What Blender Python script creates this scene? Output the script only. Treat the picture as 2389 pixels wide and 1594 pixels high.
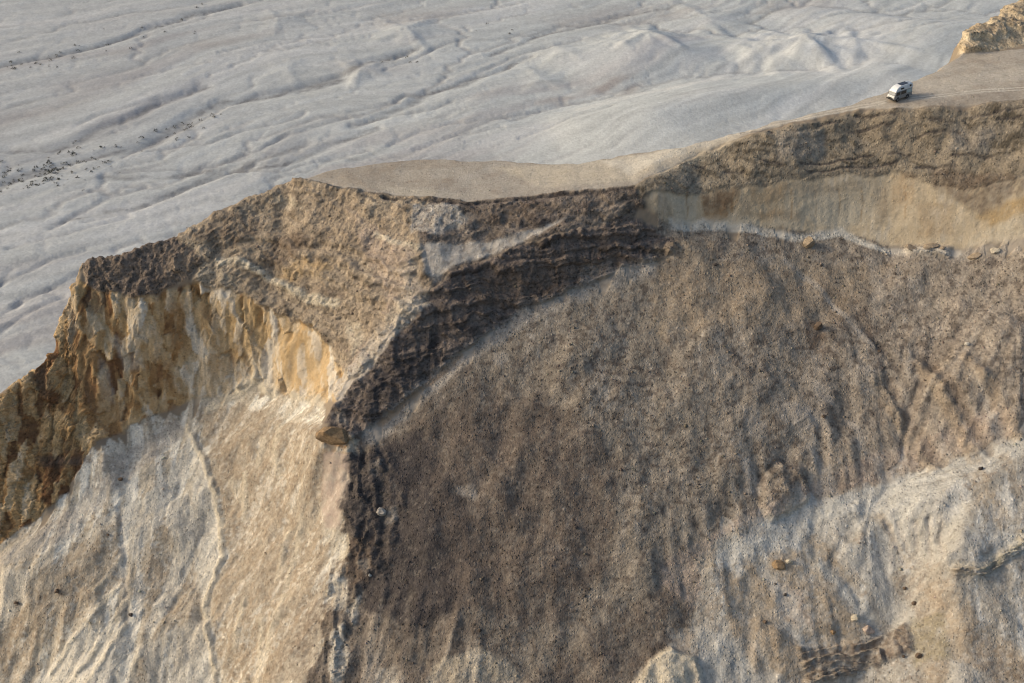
import bpy, bmesh, math, random, heapq, time
import numpy as np
from mathutils import Vector, Matrix
from mathutils.geometry import delaunay_2d_cdt
T0 = time.time()
for o in list(bpy.data.objects): bpy.data.objects.remove(o)
scene = bpy.context.scene
col = scene.collection

# ------------------------------------------------------------------ camera, sky, sun, exposure
cam_d = bpy.data.cameras.new('camera'); cam = bpy.data.objects.new('camera', cam_d); col.objects.link(cam)
S = 1.5                      # metres per survey unit
cam.location = (0, 0, 48.0 * S); cam.rotation_euler = (math.radians(90 - 35), 0, 0)
cam_d.sensor_fit = 'HORIZONTAL'; cam_d.sensor_width = 36; cam_d.lens = 36.0
cam_d.clip_start = 1; cam_d.clip_end = 6000
scene.camera = cam
SUN_EL, SUN_AZ = math.radians(25), math.radians(-88)      # azimuth clockwise from +Y
w = bpy.data.worlds.new('World'); scene.world = w; w.use_nodes = True
nt = w.node_tree; nt.nodes.clear()
sky = nt.nodes.new('ShaderNodeTexSky'); sky.sky_type = 'NISHITA'; sky.sun_disc = False
sky.sun_elevation = SUN_EL; sky.sun_rotation = SUN_AZ
sky.dust_density = 4.2; sky.air_density = 1.0; sky.ozone_density = 1.6
bg = nt.nodes.new('ShaderNodeBackground'); bg.inputs['Strength'].default_value = 0.155
wo = nt.nodes.new('ShaderNodeOutputWorld')
nt.links.new(sky.outputs[0], bg.inputs[0]); nt.links.new(bg.outputs[0], wo.inputs[0])
sun_d = bpy.data.lights.new('sun', 'SUN'); sun_d.energy = 1.5; sun_d.angle = math.radians(5.0); sun_d.color = (1.0, 0.88, 0.72)
sun = bpy.data.objects.new('sun', sun_d); col.objects.link(sun)
to_sun = Vector((math.sin(SUN_AZ) * math.cos(SUN_EL), math.cos(SUN_AZ) * math.cos(SUN_EL), math.sin(SUN_EL)))
sun.rotation_euler = to_sun.to_track_quat('Z', 'Y').to_euler(); sun.location = to_sun * 300
vs = scene.view_settings
vs.view_transform = 'Standard'; vs.look = 'None'; vs.gamma = 1; vs.exposure = 0.0; vs.use_curve_mapping = False
scene.cycles.use_denoising = True; scene.cycles.filter_width = 1.1
scene.cycles.max_bounces = 4; scene.cycles.diffuse_bounces = 2

# ------------------------------------------------------------------ survey of the place (metres)
MASSIF_LINES = {
    'sil': (1, [(-70.65,98,-32.16),(-64.29,102,-30.5),(-61.45,104,-29.26),(-59.2,106.5,-27.66),(-56.62,109,-22.66),(-54.73,112,-17.4),(-46.16,114,-15.69),(-43.72,115,-15.94),(-36.62,118,-12.51),(-28.88,120,-10.42),(-23.41,121.5,-9.6),(-12.3,124,-9.22),(-1.99,123,-9.07),(8.6,120,-7.98),(14.15,120.6,-7.05),(21.09,119.7,-5.46),(29.74,120.5,-3.47),(37.52,122,-2.19),(45.99,124,-0.57),(50.17,127,-0.28),(55.88,131,0.28),(60.75,135,0.33)]),
    'rim': (1, [(-28.88,120,-10.42),(-27.01,119,-10.24),(-17.69,115.5,-10.02),(-9.4,113.5,-9.91),(-5.6,112.5,-9.81),(4.0,113,-9.06),(14.52,112.5,-7.64),(23.0,117.5,-5.93),(29.37,118.5,-3.53),(36.86,119.3,-2.1),(42.42,120.5,-1.28),(47.07,119.3,-0.79),(54.32,118.5,0.09),(61.65,117.5,0.83),(69.12,117,1.36)]),
    'plat': (0, [(47.81,122,-0.35),(56.86,126,0.68),(65.72,128,1.66),(74.89,130,2.1)]),
    'butte_base': (1, [(60.75,135,0.33),(64.9,135.5,0.87),(69.32,136.5,1.25),(79.09,139,1.97)]),
    'butte_low': (0, [(60.62,136,1.78),(65.56,138,2.0),(70.21,139.5,2.41),(80.2,142,2.81)]),
    'butte_top': (1, [(60.8,137.5,2.76),(64.04,141,3.0),(69.54,146,3.27),(74.64,151,3.38),(86.9,158,4.94)]),
    'walltop': (1, [(16.04,111.6,-8.06),(23.23,113.5,-8.72),(29.69,114,-8.38),(38.89,115,-7.51),(46.91,115,-7.39),(54.02,112,-7.97),(60.8,111,-5.47),(68.19,111,-4.34)]),
    'wallbase': (1, [(18.98,111,-12.49),(22.9,111.9,-12.99),(29.47,112.2,-13.27),(36.04,112,-14.08),(40.99,112.2,-14.19),(47.19,110.5,-15.15),(54.42,108.5,-14.56),(61.05,107,-12.08),(67.96,106.5,-10.04)]),
    'L2': (1, [(-9.52,103,-15.7),(-5.97,105,-14.63),(1.31,107.2,-12.79),(9.2,109.2,-11.51),(16.17,111.3,-10.26)]),
    'L3': (1, [(-18.27,90.8,-30.2),(-15.6,93,-28.73),(-11.03,95.5,-25.82),(-5.97,99,-23.28),(1.31,103.2,-19.84),(9.25,105.8,-17.44),(16.75,107.8,-15.86),(18.98,111,-12.49)]),
    'knife': (1, [(-5.6,112.5,-9.81),(-11.29,109,-11.4),(-9.52,103,-15.7),(-13.11,100.3,-19.47),(-17.73,97,-24.06),(-20.72,94.5,-26.66),(-22.21,93,-28.4),(-22.91,92,-29.22),(-18.27,90.8,-30.2),(-18.8,88,-31.73),(-19.1,84.5,-34.54),(-18.31,79.8,-38.03),(-19.95,75,-41.84),(-22.38,69.5,-45.75),(-24.38,65,-49.45)]),
    'cliffA': (1, [(-54.73,112,-17.4),(-53.36,109.8,-20.56),(-46.54,109,-22.0),(-40.09,111,-20.0),(-33.93,109.5,-21.67),(-26.95,106.5,-22.98),(-22.09,102,-24.46),(-19.39,97,-25.35)]),
    'baseA': (1, [(-72.0,87,-52.09),(-64.5,91,-46.95),(-56.7,95.5,-42.23),(-53.19,100,-37.39),(-48.34,102.8,-36.82),(-42.69,105.5,-36.08),(-33.11,105.5,-33.2),(-28.31,102,-31.54),(-23.0,97.5,-29.37),(-20.72,94.5,-26.66)]),
    'bulge': (0, [(-69.55,97,-36.97),(-64.78,99.3,-36.07),(-59.8,100.2,-36.83),(-55.57,103.8,-32.59)]),
    'midhead': (0, [(-36.32,112.6,-18.39),(-29.48,110.3,-20.22),(-21.17,105.6,-20.77)]),
    'midhead2': (0, [(-26.08,114,-14.13),(-20.0,108.3,-15.85),(-14.26,102.3,-18.31)]),
    'spur': (0, [(-42.6,104.3,-37.32),(-38.71,97.77,-40.58),(-36.26,91.95,-44.07),(-35.47,87.87,-46.73),(-37.25,83.03,-49.87),(-34.75,75.96,-54.47),(-34.07,70.65,-57.92)]),
    'rill': (0, [(-42.6,104.3,-37.32),(-49.47,93.95,-43.01),(-47.84,87.56,-47.16),(-46.68,82.3,-50.58),(-49.25,76.08,-54.63),(-50.3,70.76,-58.08)]),
    'gullyL': (0, [(-49.29,100.5,-39.29),(-56.22,93.12,-43.72),(-63.0,87.03,-47.37),(-69.19,82.09,-50.33)]),
    'brown': (0, [(-28.19,100.8,-32.34),(-30.0,97.34,-34.41),(-27.65,90.32,-38.77),(-26.48,83.76,-43.03),(-28.88,77.5,-47.1)]),
    'botL': (0, [(-66.73,90.0,-52.24),(-64.4,84.56,-55.77),(-63.25,79.41,-59.12),(-62.01,73.86,-62.73)]),
    'botL2': (0, [(-72.2,81,-61.26)]),
    'scr1': (0, [(-5.95,98.3,-23.74),(-5.83,92.72,-27.2),(-8.59,84.16,-32.85),(-8.33,76.2,-38.26),(-8.07,68.05,-43.8),(-7.92,63.36,-46.99)]),
    'scr2': (0, [(9.24,105.4,-17.81),(6.43,98.58,-22.03),(6.22,89.67,-27.92),(6.03,81.42,-33.53),(8.2,73.65,-38.81),(10.29,67.47,-43.01),(12.34,62.82,-46.18)]),
    'scr3': (0, [(22.88,111.5,-13.38),(24.6,106.8,-16.19),(22.83,98.28,-21.82),(21.09,89.4,-27.68),(18.53,81.17,-33.28),(17.05,73.42,-38.54)]),
    'scr4': (0, [(44.46,110.5,-14.97),(43.81,106.6,-17.31),(42.58,98.88,-22.25),(40.53,92.12,-26.71)]),
    'scr5': (0, [(61.05,106.7,-12.5),(60.02,102.55,-14.83),(58.27,95.02,-19.5)]),
    'gully': (1, [(13.91,67.26,-42.73),(19.45,73.67,-38.83),(22.79,79.53,-34.98),(33.12,84.3,-32.65),(45.71,86.6,-30.8),(56.74,87.26,-25.24),(64.52,89.66,-23.46)]),
    'chk1': (0, [(28.08,79.57,-35.02),(40.04,82.67,-32.76),(49.53,81.33,-28.2),(55.88,84.02,-26.86),(63.53,86.36,-25.11)]),
    'ledge': (1, [(35.77,72.95,-39.38),(42.77,75.9,-37.23),(45.84,74.57,-32.39),(48.5,74.19,-32.63),(54.35,77.43,-30.95),(61.8,79.72,-29.23)]),
    'ledgeb': (1, [(35.71,72.03,-40.39),(42.95,75.13,-38.08),(46.33,73.96,-33.37),(48.95,73.53,-33.56),(54.35,76.81,-31.81),(61.79,79.1,-30.1)]),
    'low': (0, [(21.71,67.42,-42.95),(28.87,69.96,-41.36),(37.79,67.58,-43.16),(45.76,68.88,-36.52),(51.43,64.57,-39.11),(52.97,70.85,-35.51)]),
    'out': (0, [(21.14,61.0,-47.19),(36.79,61.14,-47.41),(50.07,58.42,-43.17),(62.08,63.47,-39.84),(67.54,74.59,-33.07)]),
}
PLAIN_LINES = {
    'spur': [(8.2,240.77,-56.0),(16.86,241.34,-53.0),(35.4,243.82,-50.0),(51.9,251.9,-49.5),(66.71,258.17,-50.5),(83.57,261.36,-51.0),(101.84,268.45,-51.0)],
    'spurlow': [(13.08,227.33,-56.0),(26.43,225.9,-54.0),(40.59,231.74,-53.0),(57.39,242.54,-53.5),(75.96,251.42,-54.0),(89.97,257.37,-54.0)],
    'spurback': [(8.58,253.87,-58.0),(26.8,267.46,-58.0),(47.38,278.83,-58.0),(67.92,283.64,-57.5),(87.62,283.36,-56.5),(107.01,283.5,-54.0)],
    'mound': [(40.83,310.53,-57.0),(39.13,298.05,-52.0),(43.11,318.41,-58.0)],
    'mound2': [(77.47,294.53,-56.0),(82.98,288.68,-51.0),(91.41,315.0,-57.0)],
    'mound3': [(93.56,288.87,-54.0),(82.98,288.68,-51.0)],
    'mback': [(64.67,317.06,-57.0),(105.75,319.34,-55.0),(123.77,313.14,-53.0),(137.28,314.21,-52.0),(76.34,343.65,-57.0),(103.66,305.99,-56.0),(117.44,294.23,-52.0)],
}
REGIONS = [
    ('lit', [(-96.1,80.55),(-64.5,91.0),(-56.7,95.5),(-53.19,100.0),(-48.34,102.8),(-42.69,105.5),(-33.11,105.5),(-28.31,102.0),(-23.0,97.5),(-22.21,93.0),(-22.91,92.0),(-18.27,90.8),(-18.8,88.0),(-19.1,84.5),(-18.31,79.8),(-19.95,75.0),(-22.38,69.5),(-19.25,39.54),(-69.62,40.04)]),
    ('scree', [(-18.27,90.8),(-15.6,93.0),(-11.03,95.5),(-5.97,99.0),(1.31,103.2),(9.25,105.8),(16.75,107.8),(18.98,111.0),(22.9,111.9),(29.47,112.2),(36.04,112.0),(40.99,112.2),(47.19,110.5),(54.42,108.5),(61.05,107.0),(104.1,109.14),(99.51,91.1),(56.74,87.26),(45.71,86.6),(33.12,84.3),(22.79,79.53),(19.45,73.67),(13.91,67.26),(9.76,38.27),(-19.25,39.54),(-22.38,69.5),(-19.95,75.0),(-18.31,79.8),(-19.1,84.5),(-18.8,88.0)]),
    ('chalk', [(99.51,91.1),(56.74,87.26),(45.71,86.6),(33.12,84.3),(22.79,79.53),(19.45,73.67),(13.91,67.26),(9.76,38.27),(60.87,30.89)]),
    ('plateau', [(-29.82,119.08),(-26.41,118.71),(-17.69,115.5),(-9.4,113.5),(-5.6,112.5),(4.0,113.0),(14.52,112.5),(23.02,117.7),(29.44,118.87),(36.97,119.74),(42.54,120.99),(47.13,119.5),(54.4,118.73),(61.83,117.96),(105.9,118.51),(119.99,138.68),(60.75,135.07),(55.94,131.31),(46.52,125.65),(37.64,122.53),(21.17,120.32),(8.62,120.47),(-1.99,123.39),(-12.3,124.22),(-23.78,123.59),(-28.93,120.35)]),
    ('butte', [(60.34,134.81),(64.9,135.5),(69.32,136.5),(122.15,141.17),(136.95,163.73),(74.64,151.0),(69.54,146.0),(64.04,141.0),(60.8,137.5)]),
    ('head', [(-45.82,120.01),(-36.88,117.12),(-30.15,120.88),(-27.05,119.23),(-17.69,115.5),(-9.4,113.5),(-11.29,109.0),(-9.52,103.0),(-13.11,100.3),(-17.73,97.0),(-19.39,97.0),(-22.09,102.0),(-26.95,106.5),(-33.93,109.5),(-40.09,111.0),(-39.09,112.6),(-41.99,114.2)]),
    ('darktop', [(-59.34,119.72),(-47.19,116.12),(-43.12,115.54),(-41.99,114.2),(-39.09,112.6),(-40.63,110.98),(-46.54,109.0),(-53.36,109.8)]),
    ('gold', [(-54.79,110.55),(-52.81,109.82),(-46.54,109.0),(-40.13,110.81),(-33.93,109.5),(-26.36,106.3),(-22.12,102.42),(-19.39,97.0),(-20.72,94.5),(-23.0,97.5),(-28.31,102.0),(-33.11,105.5),(-42.69,105.5),(-48.34,102.8),(-53.19,100.0),(-51.75,100.77),(-55.04,103.85),(-55.81,106.4),(-56.05,108.96)]),
    ('brown', [(-54.74,111.71),(-56.62,109.0),(-59.2,106.5),(-64.29,102.0),(-97.61,96.8),(-96.01,81.21),(-64.5,91.0),(-56.7,95.5),(-53.19,100.0),(-51.75,100.77),(-55.04,103.85),(-55.81,106.4),(-55.76,108.94)]),
    ('dark', [(-9.52,103.0),(-5.97,105.0),(1.31,107.2),(9.2,109.2),(14.55,110.79),(16.73,110.45),(19.47,109.99),(20.48,108.77),(16.75,107.8),(9.25,105.8),(1.31,103.2),(-5.97,99.0),(-11.03,95.5),(-15.6,93.0),(-18.27,90.8),(-22.21,93.0),(-20.72,94.5),(-17.73,97.0),(-13.11,100.3)]),
    ('dark2', [(-9.4,113.5),(-5.6,112.5),(4.0,113.0),(14.52,112.5),(16.04,111.6),(16.17,111.3),(9.2,109.2),(1.31,107.2),(-5.97,105.0),(-9.52,103.0),(-10.96,107.2),(-11.91,110.49)]),
    ('ledges', [(14.52,112.45),(22.99,117.4),(29.36,118.43),(36.86,119.23),(42.41,120.43),(54.32,118.36),(107.32,119.89),(105.41,113.39),(60.8,111.0),(54.02,112.0),(46.91,115.0),(38.89,115.0),(29.69,114.0),(23.23,113.5),(16.04,111.6)]),
    ('wall', [(16.04,111.6),(23.23,113.5),(29.69,114.0),(38.89,115.0),(46.91,115.0),(54.02,112.0),(60.8,111.0),(105.41,113.39),(106.44,110.24),(61.05,107.0),(54.42,108.5),(47.19,110.5),(40.99,112.2),(36.04,112.0),(29.47,112.2),(22.9,111.9),(18.98,111.0),(16.73,111.18)]),
]
PATCHES = [
    ('umber', 0.7, 0.7, [(-31.85,112.8),(-29.71,114.52),(-26.06,113.61),(-24.81,112.3),(-27.75,111.58),(-31.23,111.77)]),
    ('gold', 0.6, 0.7, [(-29.52,111.1),(-26.55,111.06),(-21.76,109.15),(-22.32,108.77),(-25.88,109.4),(-28.87,110.1)]),
    ('cream', 0.75, 0.7, [(-12.78,105.63),(-11.72,105.73),(-9.79,101.93),(-12.61,100.35),(-14.4,98.94),(-13.95,101.37)]),
    ('white', 0.6, 0.5, [(-12.7,103.51),(-11.63,103.2),(-10.55,101.72),(-12.35,100.91)]),
    ('lilac', 0.9, 0.3, [(-9.53,102.08),(-12.61,99.99),(-16.19,97.65),(-19.23,95.71),(-20.46,94.33),(-21.91,97.5),(-19.5,98.26),(-14.7,100.24)]),
    ('cream', 0.6, 0.5, [(-20.2,103.82),(-18.14,102.37),(-17.64,99.38),(-18.72,99.03)]),
    ('cream', 0.5, 0.6, [(-31.35,118.81),(-28.14,117.93),(-26.81,116.04),(-29.88,117.58)]),
    ('tan', 0.6, 1, [(-26.31,117.22),(-17.59,113.92),(-11.77,107.44),(-12.77,105.2),(-20.14,110.28),(-26.08,114.0)]),
    ('umber', 0.5, 0.9, [(-41.47,114.78),(-36.57,117.22),(-32.07,116.46),(-32.53,114.65),(-37.48,113.38)]),
    ('umber', 0.5, 0.7, [(-26.49,109.66),(-19.99,106.11),(-20.58,105.46),(-25.83,108.26)]),
    ('pink', 0.55, 1.2, [(-20.42,114.32),(-12.86,107.78),(-9.78,102.19),(-12.61,100.22),(-17.22,97.3),(-20.06,98.35),(-16.34,100.58),(-14.27,102.72),(-17.19,107.43)]),  # sunlit side of the knife crest, its light put into the colour
    ('cream', 0.45, 1, [(-16.34,100.58),(-13.2,102.41),(-10.04,101.9),(-12.61,100.22),(-16.19,97.83),(-18.85,97.17)]),  # cream rock near the knife, painted lighter for the sun on it
    ('SMOOTH', 0.9, 0.5, [(-11.12,107.03),(-7.06,107.43),(-0.79,108.05),(6.59,109.85),(1.31,107.4),(-5.97,105.29),(-9.28,103.48),(-10.35,104.49)]),
    ('lilac', 0.95, 0.4, [(-11.12,107.03),(-7.06,107.43),(-0.79,108.05),(6.59,109.85),(1.31,107.4),(-5.97,105.29),(-9.28,103.48),(-10.35,104.49)]),
    ('lilac', 0.8, 0.6, [(-12.04,112.67),(-6.64,111.73),(-5.28,109.78),(-9.16,107.97),(-12.36,108.91)]),
    ('umber', 0.5, 0.6, [(-5.05,111.55),(3.98,111.97),(6.61,110.71),(-3.95,109.46)]),
    ('dark', 0.75, 0.7, [(-16.7,96.67),(-11.58,98.56),(-8.79,99.92),(-8.52,97.41),(-14.09,94.5),(-18.12,92.96)]),
    ('black', 0.5, 0.6, [(-17.19,95.66),(-14.13,97.24),(-11.06,97.98),(-11.55,95.97),(-15.62,94.0)]),
    ('umber', 0.5, 0.8, [(-5.97,103.88),(3.93,106.48),(12.95,108.58),(14.59,107.7),(6.59,105.49),(-3.91,102.16)]),
    ('grey', 0.5, 0.4, [(-21.21,93.64),(-19.68,93.81),(-19.1,92.48),(-20.64,92.54)]),
    ('rust', 0.95, 0.1, [(-22.95,92.19),(-19.06,91.63),(-18.36,90.7),(-19.46,90.0),(-21.97,90.73)]),
    ('cream', 0.6, 0.2, [(-19.06,91.56),(-17.77,91.0),(-18.19,89.84),(-19.18,89.59)]),
    ('rust', 0.45, 0.2, [(-22.18,90.27),(-18.83,89.61),(-18.79,87.8),(-22.06,88.73)]),
    ('pink', 1, 0.1, [(-21.96,90.04),(-18.81,89.38),(-18.79,85.25),(-19.58,83.26),(-21.78,84.49),(-22.33,87.92)]),
    ('SMOOTH', 0.9, 0.3, [(-21.96,90.04),(-18.81,89.38),(-18.79,85.25),(-19.58,83.26),(-21.78,84.49),(-22.33,87.92)]),
    ('grey', 0.45, 1, [(32.57,118.57),(39.03,118.57),(37.85,116.41),(32.44,115.94)]),
    ('grey', 0.4, 1, [(53.3,117.13),(59.12,115.75),(57.06,114.02),(52.74,115.22)]),
    ('cream', 0.5, 0.8, [(16.55,117.35),(23.18,119.21),(28.62,120.05),(28.3,118.19),(22.93,116.61),(17.28,113.92)]),
    ('cream', 0.65, 1.2, [(-2.52,120.69),(14.04,119.3),(21.04,119.29),(21.98,117.98),(14.61,113.48),(4.03,114.33)]),
    ('white', 0.7, 0.8, [(11.29,119.0),(21.04,119.29),(28.62,120.05),(28.51,119.47),(21.98,117.98),(14.74,114.97)]),
    ('tan', 0.35, 1, [(-27.24,120.56),(-12.82,123.34),(-1.98,122.15),(-9.55,116.11),(-17.78,116.33)]),
    ('cream', 0.5, 0.7, [(-17.85,117.06),(-13.39,116.32),(-6.75,114.37),(-6.7,113.31),(-14.92,115.04)]),
    ('grey', 0.5, 0.4, [(-9.0,116.09),(-6.77,114.91),(-6.97,113.33),(-8.89,113.99)]),
    ('white', 0.25, 0.8, [(-15.44,120.74),(-6.46,120.9),(-5.24,118.08),(-14.08,117.96)]),
    ('white', 0.3, 1.5, [(51.63,126.47),(66.25,127.95),(64.74,124.1),(51.59,122.9)]),
    ('umber', 0.3, 1, [(47.56,120.13),(63.29,121.73),(62.32,117.88),(51.84,118.76)]),
    ('tan', 0.6, 0.25, [(33.5,114.22),(44.27,114.81),(44.36,114.36),(33.56,113.8)]),
    ('tan', 0.6, 0.25, [(17.15,111.72),(18.8,112.21),(19.77,111.54),(18.41,110.97)]),
    ('tan', 0.6, 0.25, [(27.62,113.35),(29.23,113.52),(29.66,112.61),(28.32,112.46)]),
    ('tan', 0.6, 0.25, [(44.39,114.19),(45.94,114.35),(46.57,112.4),(45.05,112.35)]),
    ('cream', 0.8, 0.25, [(35.82,113.4),(37.97,113.84),(42.32,113.79),(44.03,112.49),(39.28,112.5),(36.49,112.7)]),
    ('rust', 0.45, 0.3, [(30.44,112.81),(35.31,113.17),(35.95,112.57),(31.07,112.35)]),
    ('rust', 0.8, 0.4, [(23.13,113.39),(28.08,113.83),(27.69,112.89),(25.62,112.13),(23.98,112.05)]),
    ('umber', 0.6, 0.4, [(23.35,113.41),(27.55,113.77),(27.12,113.05),(23.91,112.51)]),
    ('rust', 0.4, 0.3, [(29.27,113.92),(34.03,114.35),(33.59,113.59),(29.57,113.17)]),
    ('cream', 0.8, 0.5, [(19.36,112.27),(22.8,113.31),(22.61,111.91),(19.79,111.37)]),
    ('cream', 0.55, 1, [(33.54,113.91),(44.83,114.7),(45.55,112.54),(33.73,112.66)]),
    ('rust', 0.35, 0.3, [(46.66,114.9),(49.32,114.38),(49.17,112.51),(46.92,113.15)]),
    ('umber', 0.75, 0.8, [(50.77,114.36),(59.96,111.51),(61.35,110.17),(56.99,109.67),(54.12,111.14),(51.69,112.81)]),
    ('gold', 0.85, 0.5, [(56.06,109.91),(61.37,109.77),(61.44,108.7),(57.92,108.84)]),
    ('rust', 0.25, 0.5, [(49.41,112.44),(53.15,111.63),(53.84,109.53),(50.03,110.48)]),
    ('cream', 0.8, 0.5, [(55.71,109.05),(61.45,108.57),(61.53,107.06),(55.32,108.33)]),
    ('umber', 0.6, 0.6, [(12.94,112.07),(16.59,111.66),(17.21,111.34),(14.01,110.97)]),
    ('cream', 0.6, 0.5, [(25.03,112.38),(35.94,112.67),(36.02,112.15),(25.08,112.05)]),
    ('tan', 0.7, 0.8, [(17.3,109.3),(24.9,109.97),(24.7,107.85),(17.26,107.54)]),
    ('STEP', 0.8, 0.3, [(48.62,109.96),(53.46,108.78),(53.27,107.88),(48.63,108.81)]),
    ('tan', 0.9, 0.3, [(48.6,109.84),(53.45,108.69),(53.27,107.88),(48.63,108.81)]),
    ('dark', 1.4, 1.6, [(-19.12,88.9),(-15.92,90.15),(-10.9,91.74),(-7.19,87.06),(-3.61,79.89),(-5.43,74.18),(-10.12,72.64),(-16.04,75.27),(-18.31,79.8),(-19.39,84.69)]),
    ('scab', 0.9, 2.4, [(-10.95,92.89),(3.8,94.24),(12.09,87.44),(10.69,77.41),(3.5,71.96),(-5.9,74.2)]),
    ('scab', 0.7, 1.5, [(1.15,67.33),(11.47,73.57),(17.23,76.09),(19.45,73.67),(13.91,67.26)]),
    ('tan', 0.7, 2, [(17.26,107.54),(46.77,108.54),(40.42,101.72),(16.78,99.83)]),
    ('umber', 0.75, 0.5, [(34.84,101.42),(36.72,101.73),(37.78,99.89),(36.25,98.14),(34.96,99.48)]),
    ('umber', 0.6, 0.5, [(35.73,94.18),(37.17,93.56),(37.45,91.7),(35.99,92.1)]),
    ('umber', 0.7, 0.4, [(37.48,91.9),(38.96,91.7),(38.84,90.69),(37.44,90.8)]),
    ('umber', 0.4, 1.2, [(36.9,106.59),(42.82,103.66),(43.22,99.77),(38.66,100.61)]),
    ('grey', 0.7, 0.7, [(31.32,93.3),(34.56,92.91),(36.42,91.49),(33.79,90.46),(31.39,91.46)]),
    ('grey', 0.6, 0.7, [(34.87,95.49),(36.36,95.09),(37.85,92.93),(35.62,93.33)]),
    ('grey', 0.55, 0.9, [(39.25,97.42),(42.23,96.61),(42.86,93.97),(39.45,95.18)]),
    ('grey', 0.6, 0.5, [(-2.33,98.92),(-0.52,98.51),(-0.51,97.1),(-2.06,97.47)]),
    ('grey', 0.5, 0.7, [(8.17,106.98),(11.9,107.67),(11.38,106.25),(8.18,105.68)]),
    ('grey', 0.5, 0.8, [(26.43,92.4),(28.68,92.06),(29.16,89.2),(26.65,89.42)]),
    ('grey', 0.45, 0.8, [(47.83,106.11),(49.33,105.93),(49.68,102.64),(48.29,103.0)]),
    ('grey', 0.45, 0.8, [(43.19,109.25),(44.79,109.22),(45.5,104.39),(43.99,104.57)]),
    ('grey', 0.55, 0.5, [(-6.4,85.29),(-4.19,85.59),(-3.67,83.91),(-5.64,84.42)]),
    ('RIB', 1, 1.5, [(46.49,99.01),(65.09,96.98),(63.17,88.29),(56.74,87.26),(45.71,86.6),(33.14,84.49),(22.33,79.89),(19.48,74.04),(14.39,75.78),(18.53,81.17),(31.16,89.23)]),
    ('pink', 0.55, 1, [(15.4,76.91),(22.41,80.86),(32.76,85.47),(41.03,88.44),(55.18,90.32),(56.58,87.52),(45.73,86.71),(33.14,84.42),(22.89,79.53),(19.21,73.64)]),  # pinkish ribs: grazing sunlight put into the colour
    ('cream', 0.5, 0.6, [(20.26,78.21),(22.33,79.89),(27.43,82.15),(27.34,81.33),(23.23,79.14),(20.55,75.59)]),
    ('BULGE', 1, 0.5, [(28.0,85.37),(30.48,87.41),(32.9,86.85),(33.78,84.89),(33.09,84.08),(28.89,82.01),(28.01,82.98)]),
    ('umber', 0.35, 0.5, [(28.0,85.37),(30.45,87.2),(32.41,86.85),(32.78,85.67),(29.05,83.44)]),
    ('cream', 0.6, 0.4, [(30.04,83.51),(32.19,84.84),(33.63,84.49),(33.31,83.86),(30.38,82.24)]),
    ('umber', 0.4, 0.4, [(36.57,86.46),(38.29,86.45),(38.63,85.24),(37.05,84.58)]),
    ('RIB', 0.9, 1.2, [(-16.21,77.97),(-6.39,74.98),(-2.56,71.07),(0.23,67.36),(-19.38,68.03),(-18.51,75.58)]),
    ('cream', 0.6, 0.9, [(-8.13,69.8),(-3.49,70.74),(0.23,69.15),(1.6,66.6),(-9.9,67.09)]),
    ('cream', 0.7, 0.5, [(12.78,67.33),(14.47,69.18),(16.87,70.39),(19.55,69.14),(21.08,65.54),(12.47,65.54)]),
    ('umber', 0.5, 0.4, [(12.18,69.06),(15.01,70.47),(16.41,70.54),(14.01,69.01),(12.57,67.62)]),
    ('white', 0.7, 0.5, [(-19.85,73.8),(-18.43,74.43),(-17.74,71.63),(-18.26,69.01),(-19.73,69.54)]),
    ('white', 0.6, 0.4, [(-18.51,75.58),(-16.63,76.87),(-17.18,73.89)]),
    ('white', 0.6, 0.4, [(-17.55,79.7),(-15.83,79.88),(-16.23,78.36)]),
    ('grey', 0.6, 0.4, [(-15.05,84.07),(-13.06,84.25),(-12.76,83.05),(-14.49,82.85)]),
    ('grey', 0.6, 0.4, [(-16.33,88.77),(-14.81,88.67),(-15.19,86.84),(-16.33,87.38)]),
    ('white', 0.5, 0.5, [(-14.76,70.17),(-12.87,70.35),(-11.3,67.22),(-14.61,67.55)]),
    ('umber', 0.6, 1.2, [(-28.32,72.67),(-24.04,78.46),(-19.48,81.49),(-18.28,79.41),(-19.88,74.2),(-21.37,68.96)]),
    ('CRAG', 1, 1.2, [(-18.96,90.07),(-14.9,90.08),(-12.61,85.36),(-12.94,81.5),(-14.24,78.11),(-18.2,78.23),(-19.04,83.39),(-19.29,87.08)]),
    ('dark', 0.9, 1, [(-18.93,89.61),(-15.63,89.66),(-13.87,85.5),(-14.46,82.08),(-18.22,82.47),(-19.16,85.35),(-19.06,87.76)]),
    ('umber', 0.7, 0.4, [(-17.94,82.05),(-15.44,81.79),(-15.71,77.91),(-18.15,77.45),(-18.81,79.6)]),
    ('cream', 0.7, 0.3, [(-19.84,82.93),(-18.47,82.49),(-18.1,80.54),(-19.42,80.39),(-20.62,82.1)]),
    ('CRAG', 0.8, 0.6, [(-20.56,80.99),(-16.78,79.21),(-16.49,74.56),(-18.05,69.36),(-20.88,68.91),(-21.13,76.35)]),
    ('white', 0.6, 0.3, [(-19.78,78.74),(-18.23,78.62),(-18.29,75.94),(-19.76,75.76)]),
    ('tan', 0.85, 0.8, [(-41.41,104.5),(-34.75,104.19),(-23.0,94.11),(-22.18,90.27),(-22.21,84.84),(-20.62,82.1),(-26.17,74.06),(-28.18,71.4),(-32.95,73.86),(-36.61,82.79),(-35.02,87.68),(-35.74,91.73),(-38.05,97.49)]),
    ('white', 1, 0.6, [(-42.65,102.92),(-38.75,97.27),(-36.64,91.95),(-35.85,87.87),(-37.41,83.47),(-39.19,87.46),(-38.89,91.98),(-41.08,96.8)]),
    ('tan', 0.5, 1.2, [(-48.09,93.94),(-41.54,94.37),(-39.78,89.71),(-39.9,83.07),(-44.35,80.99),(-47.29,87.55)]),
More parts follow.
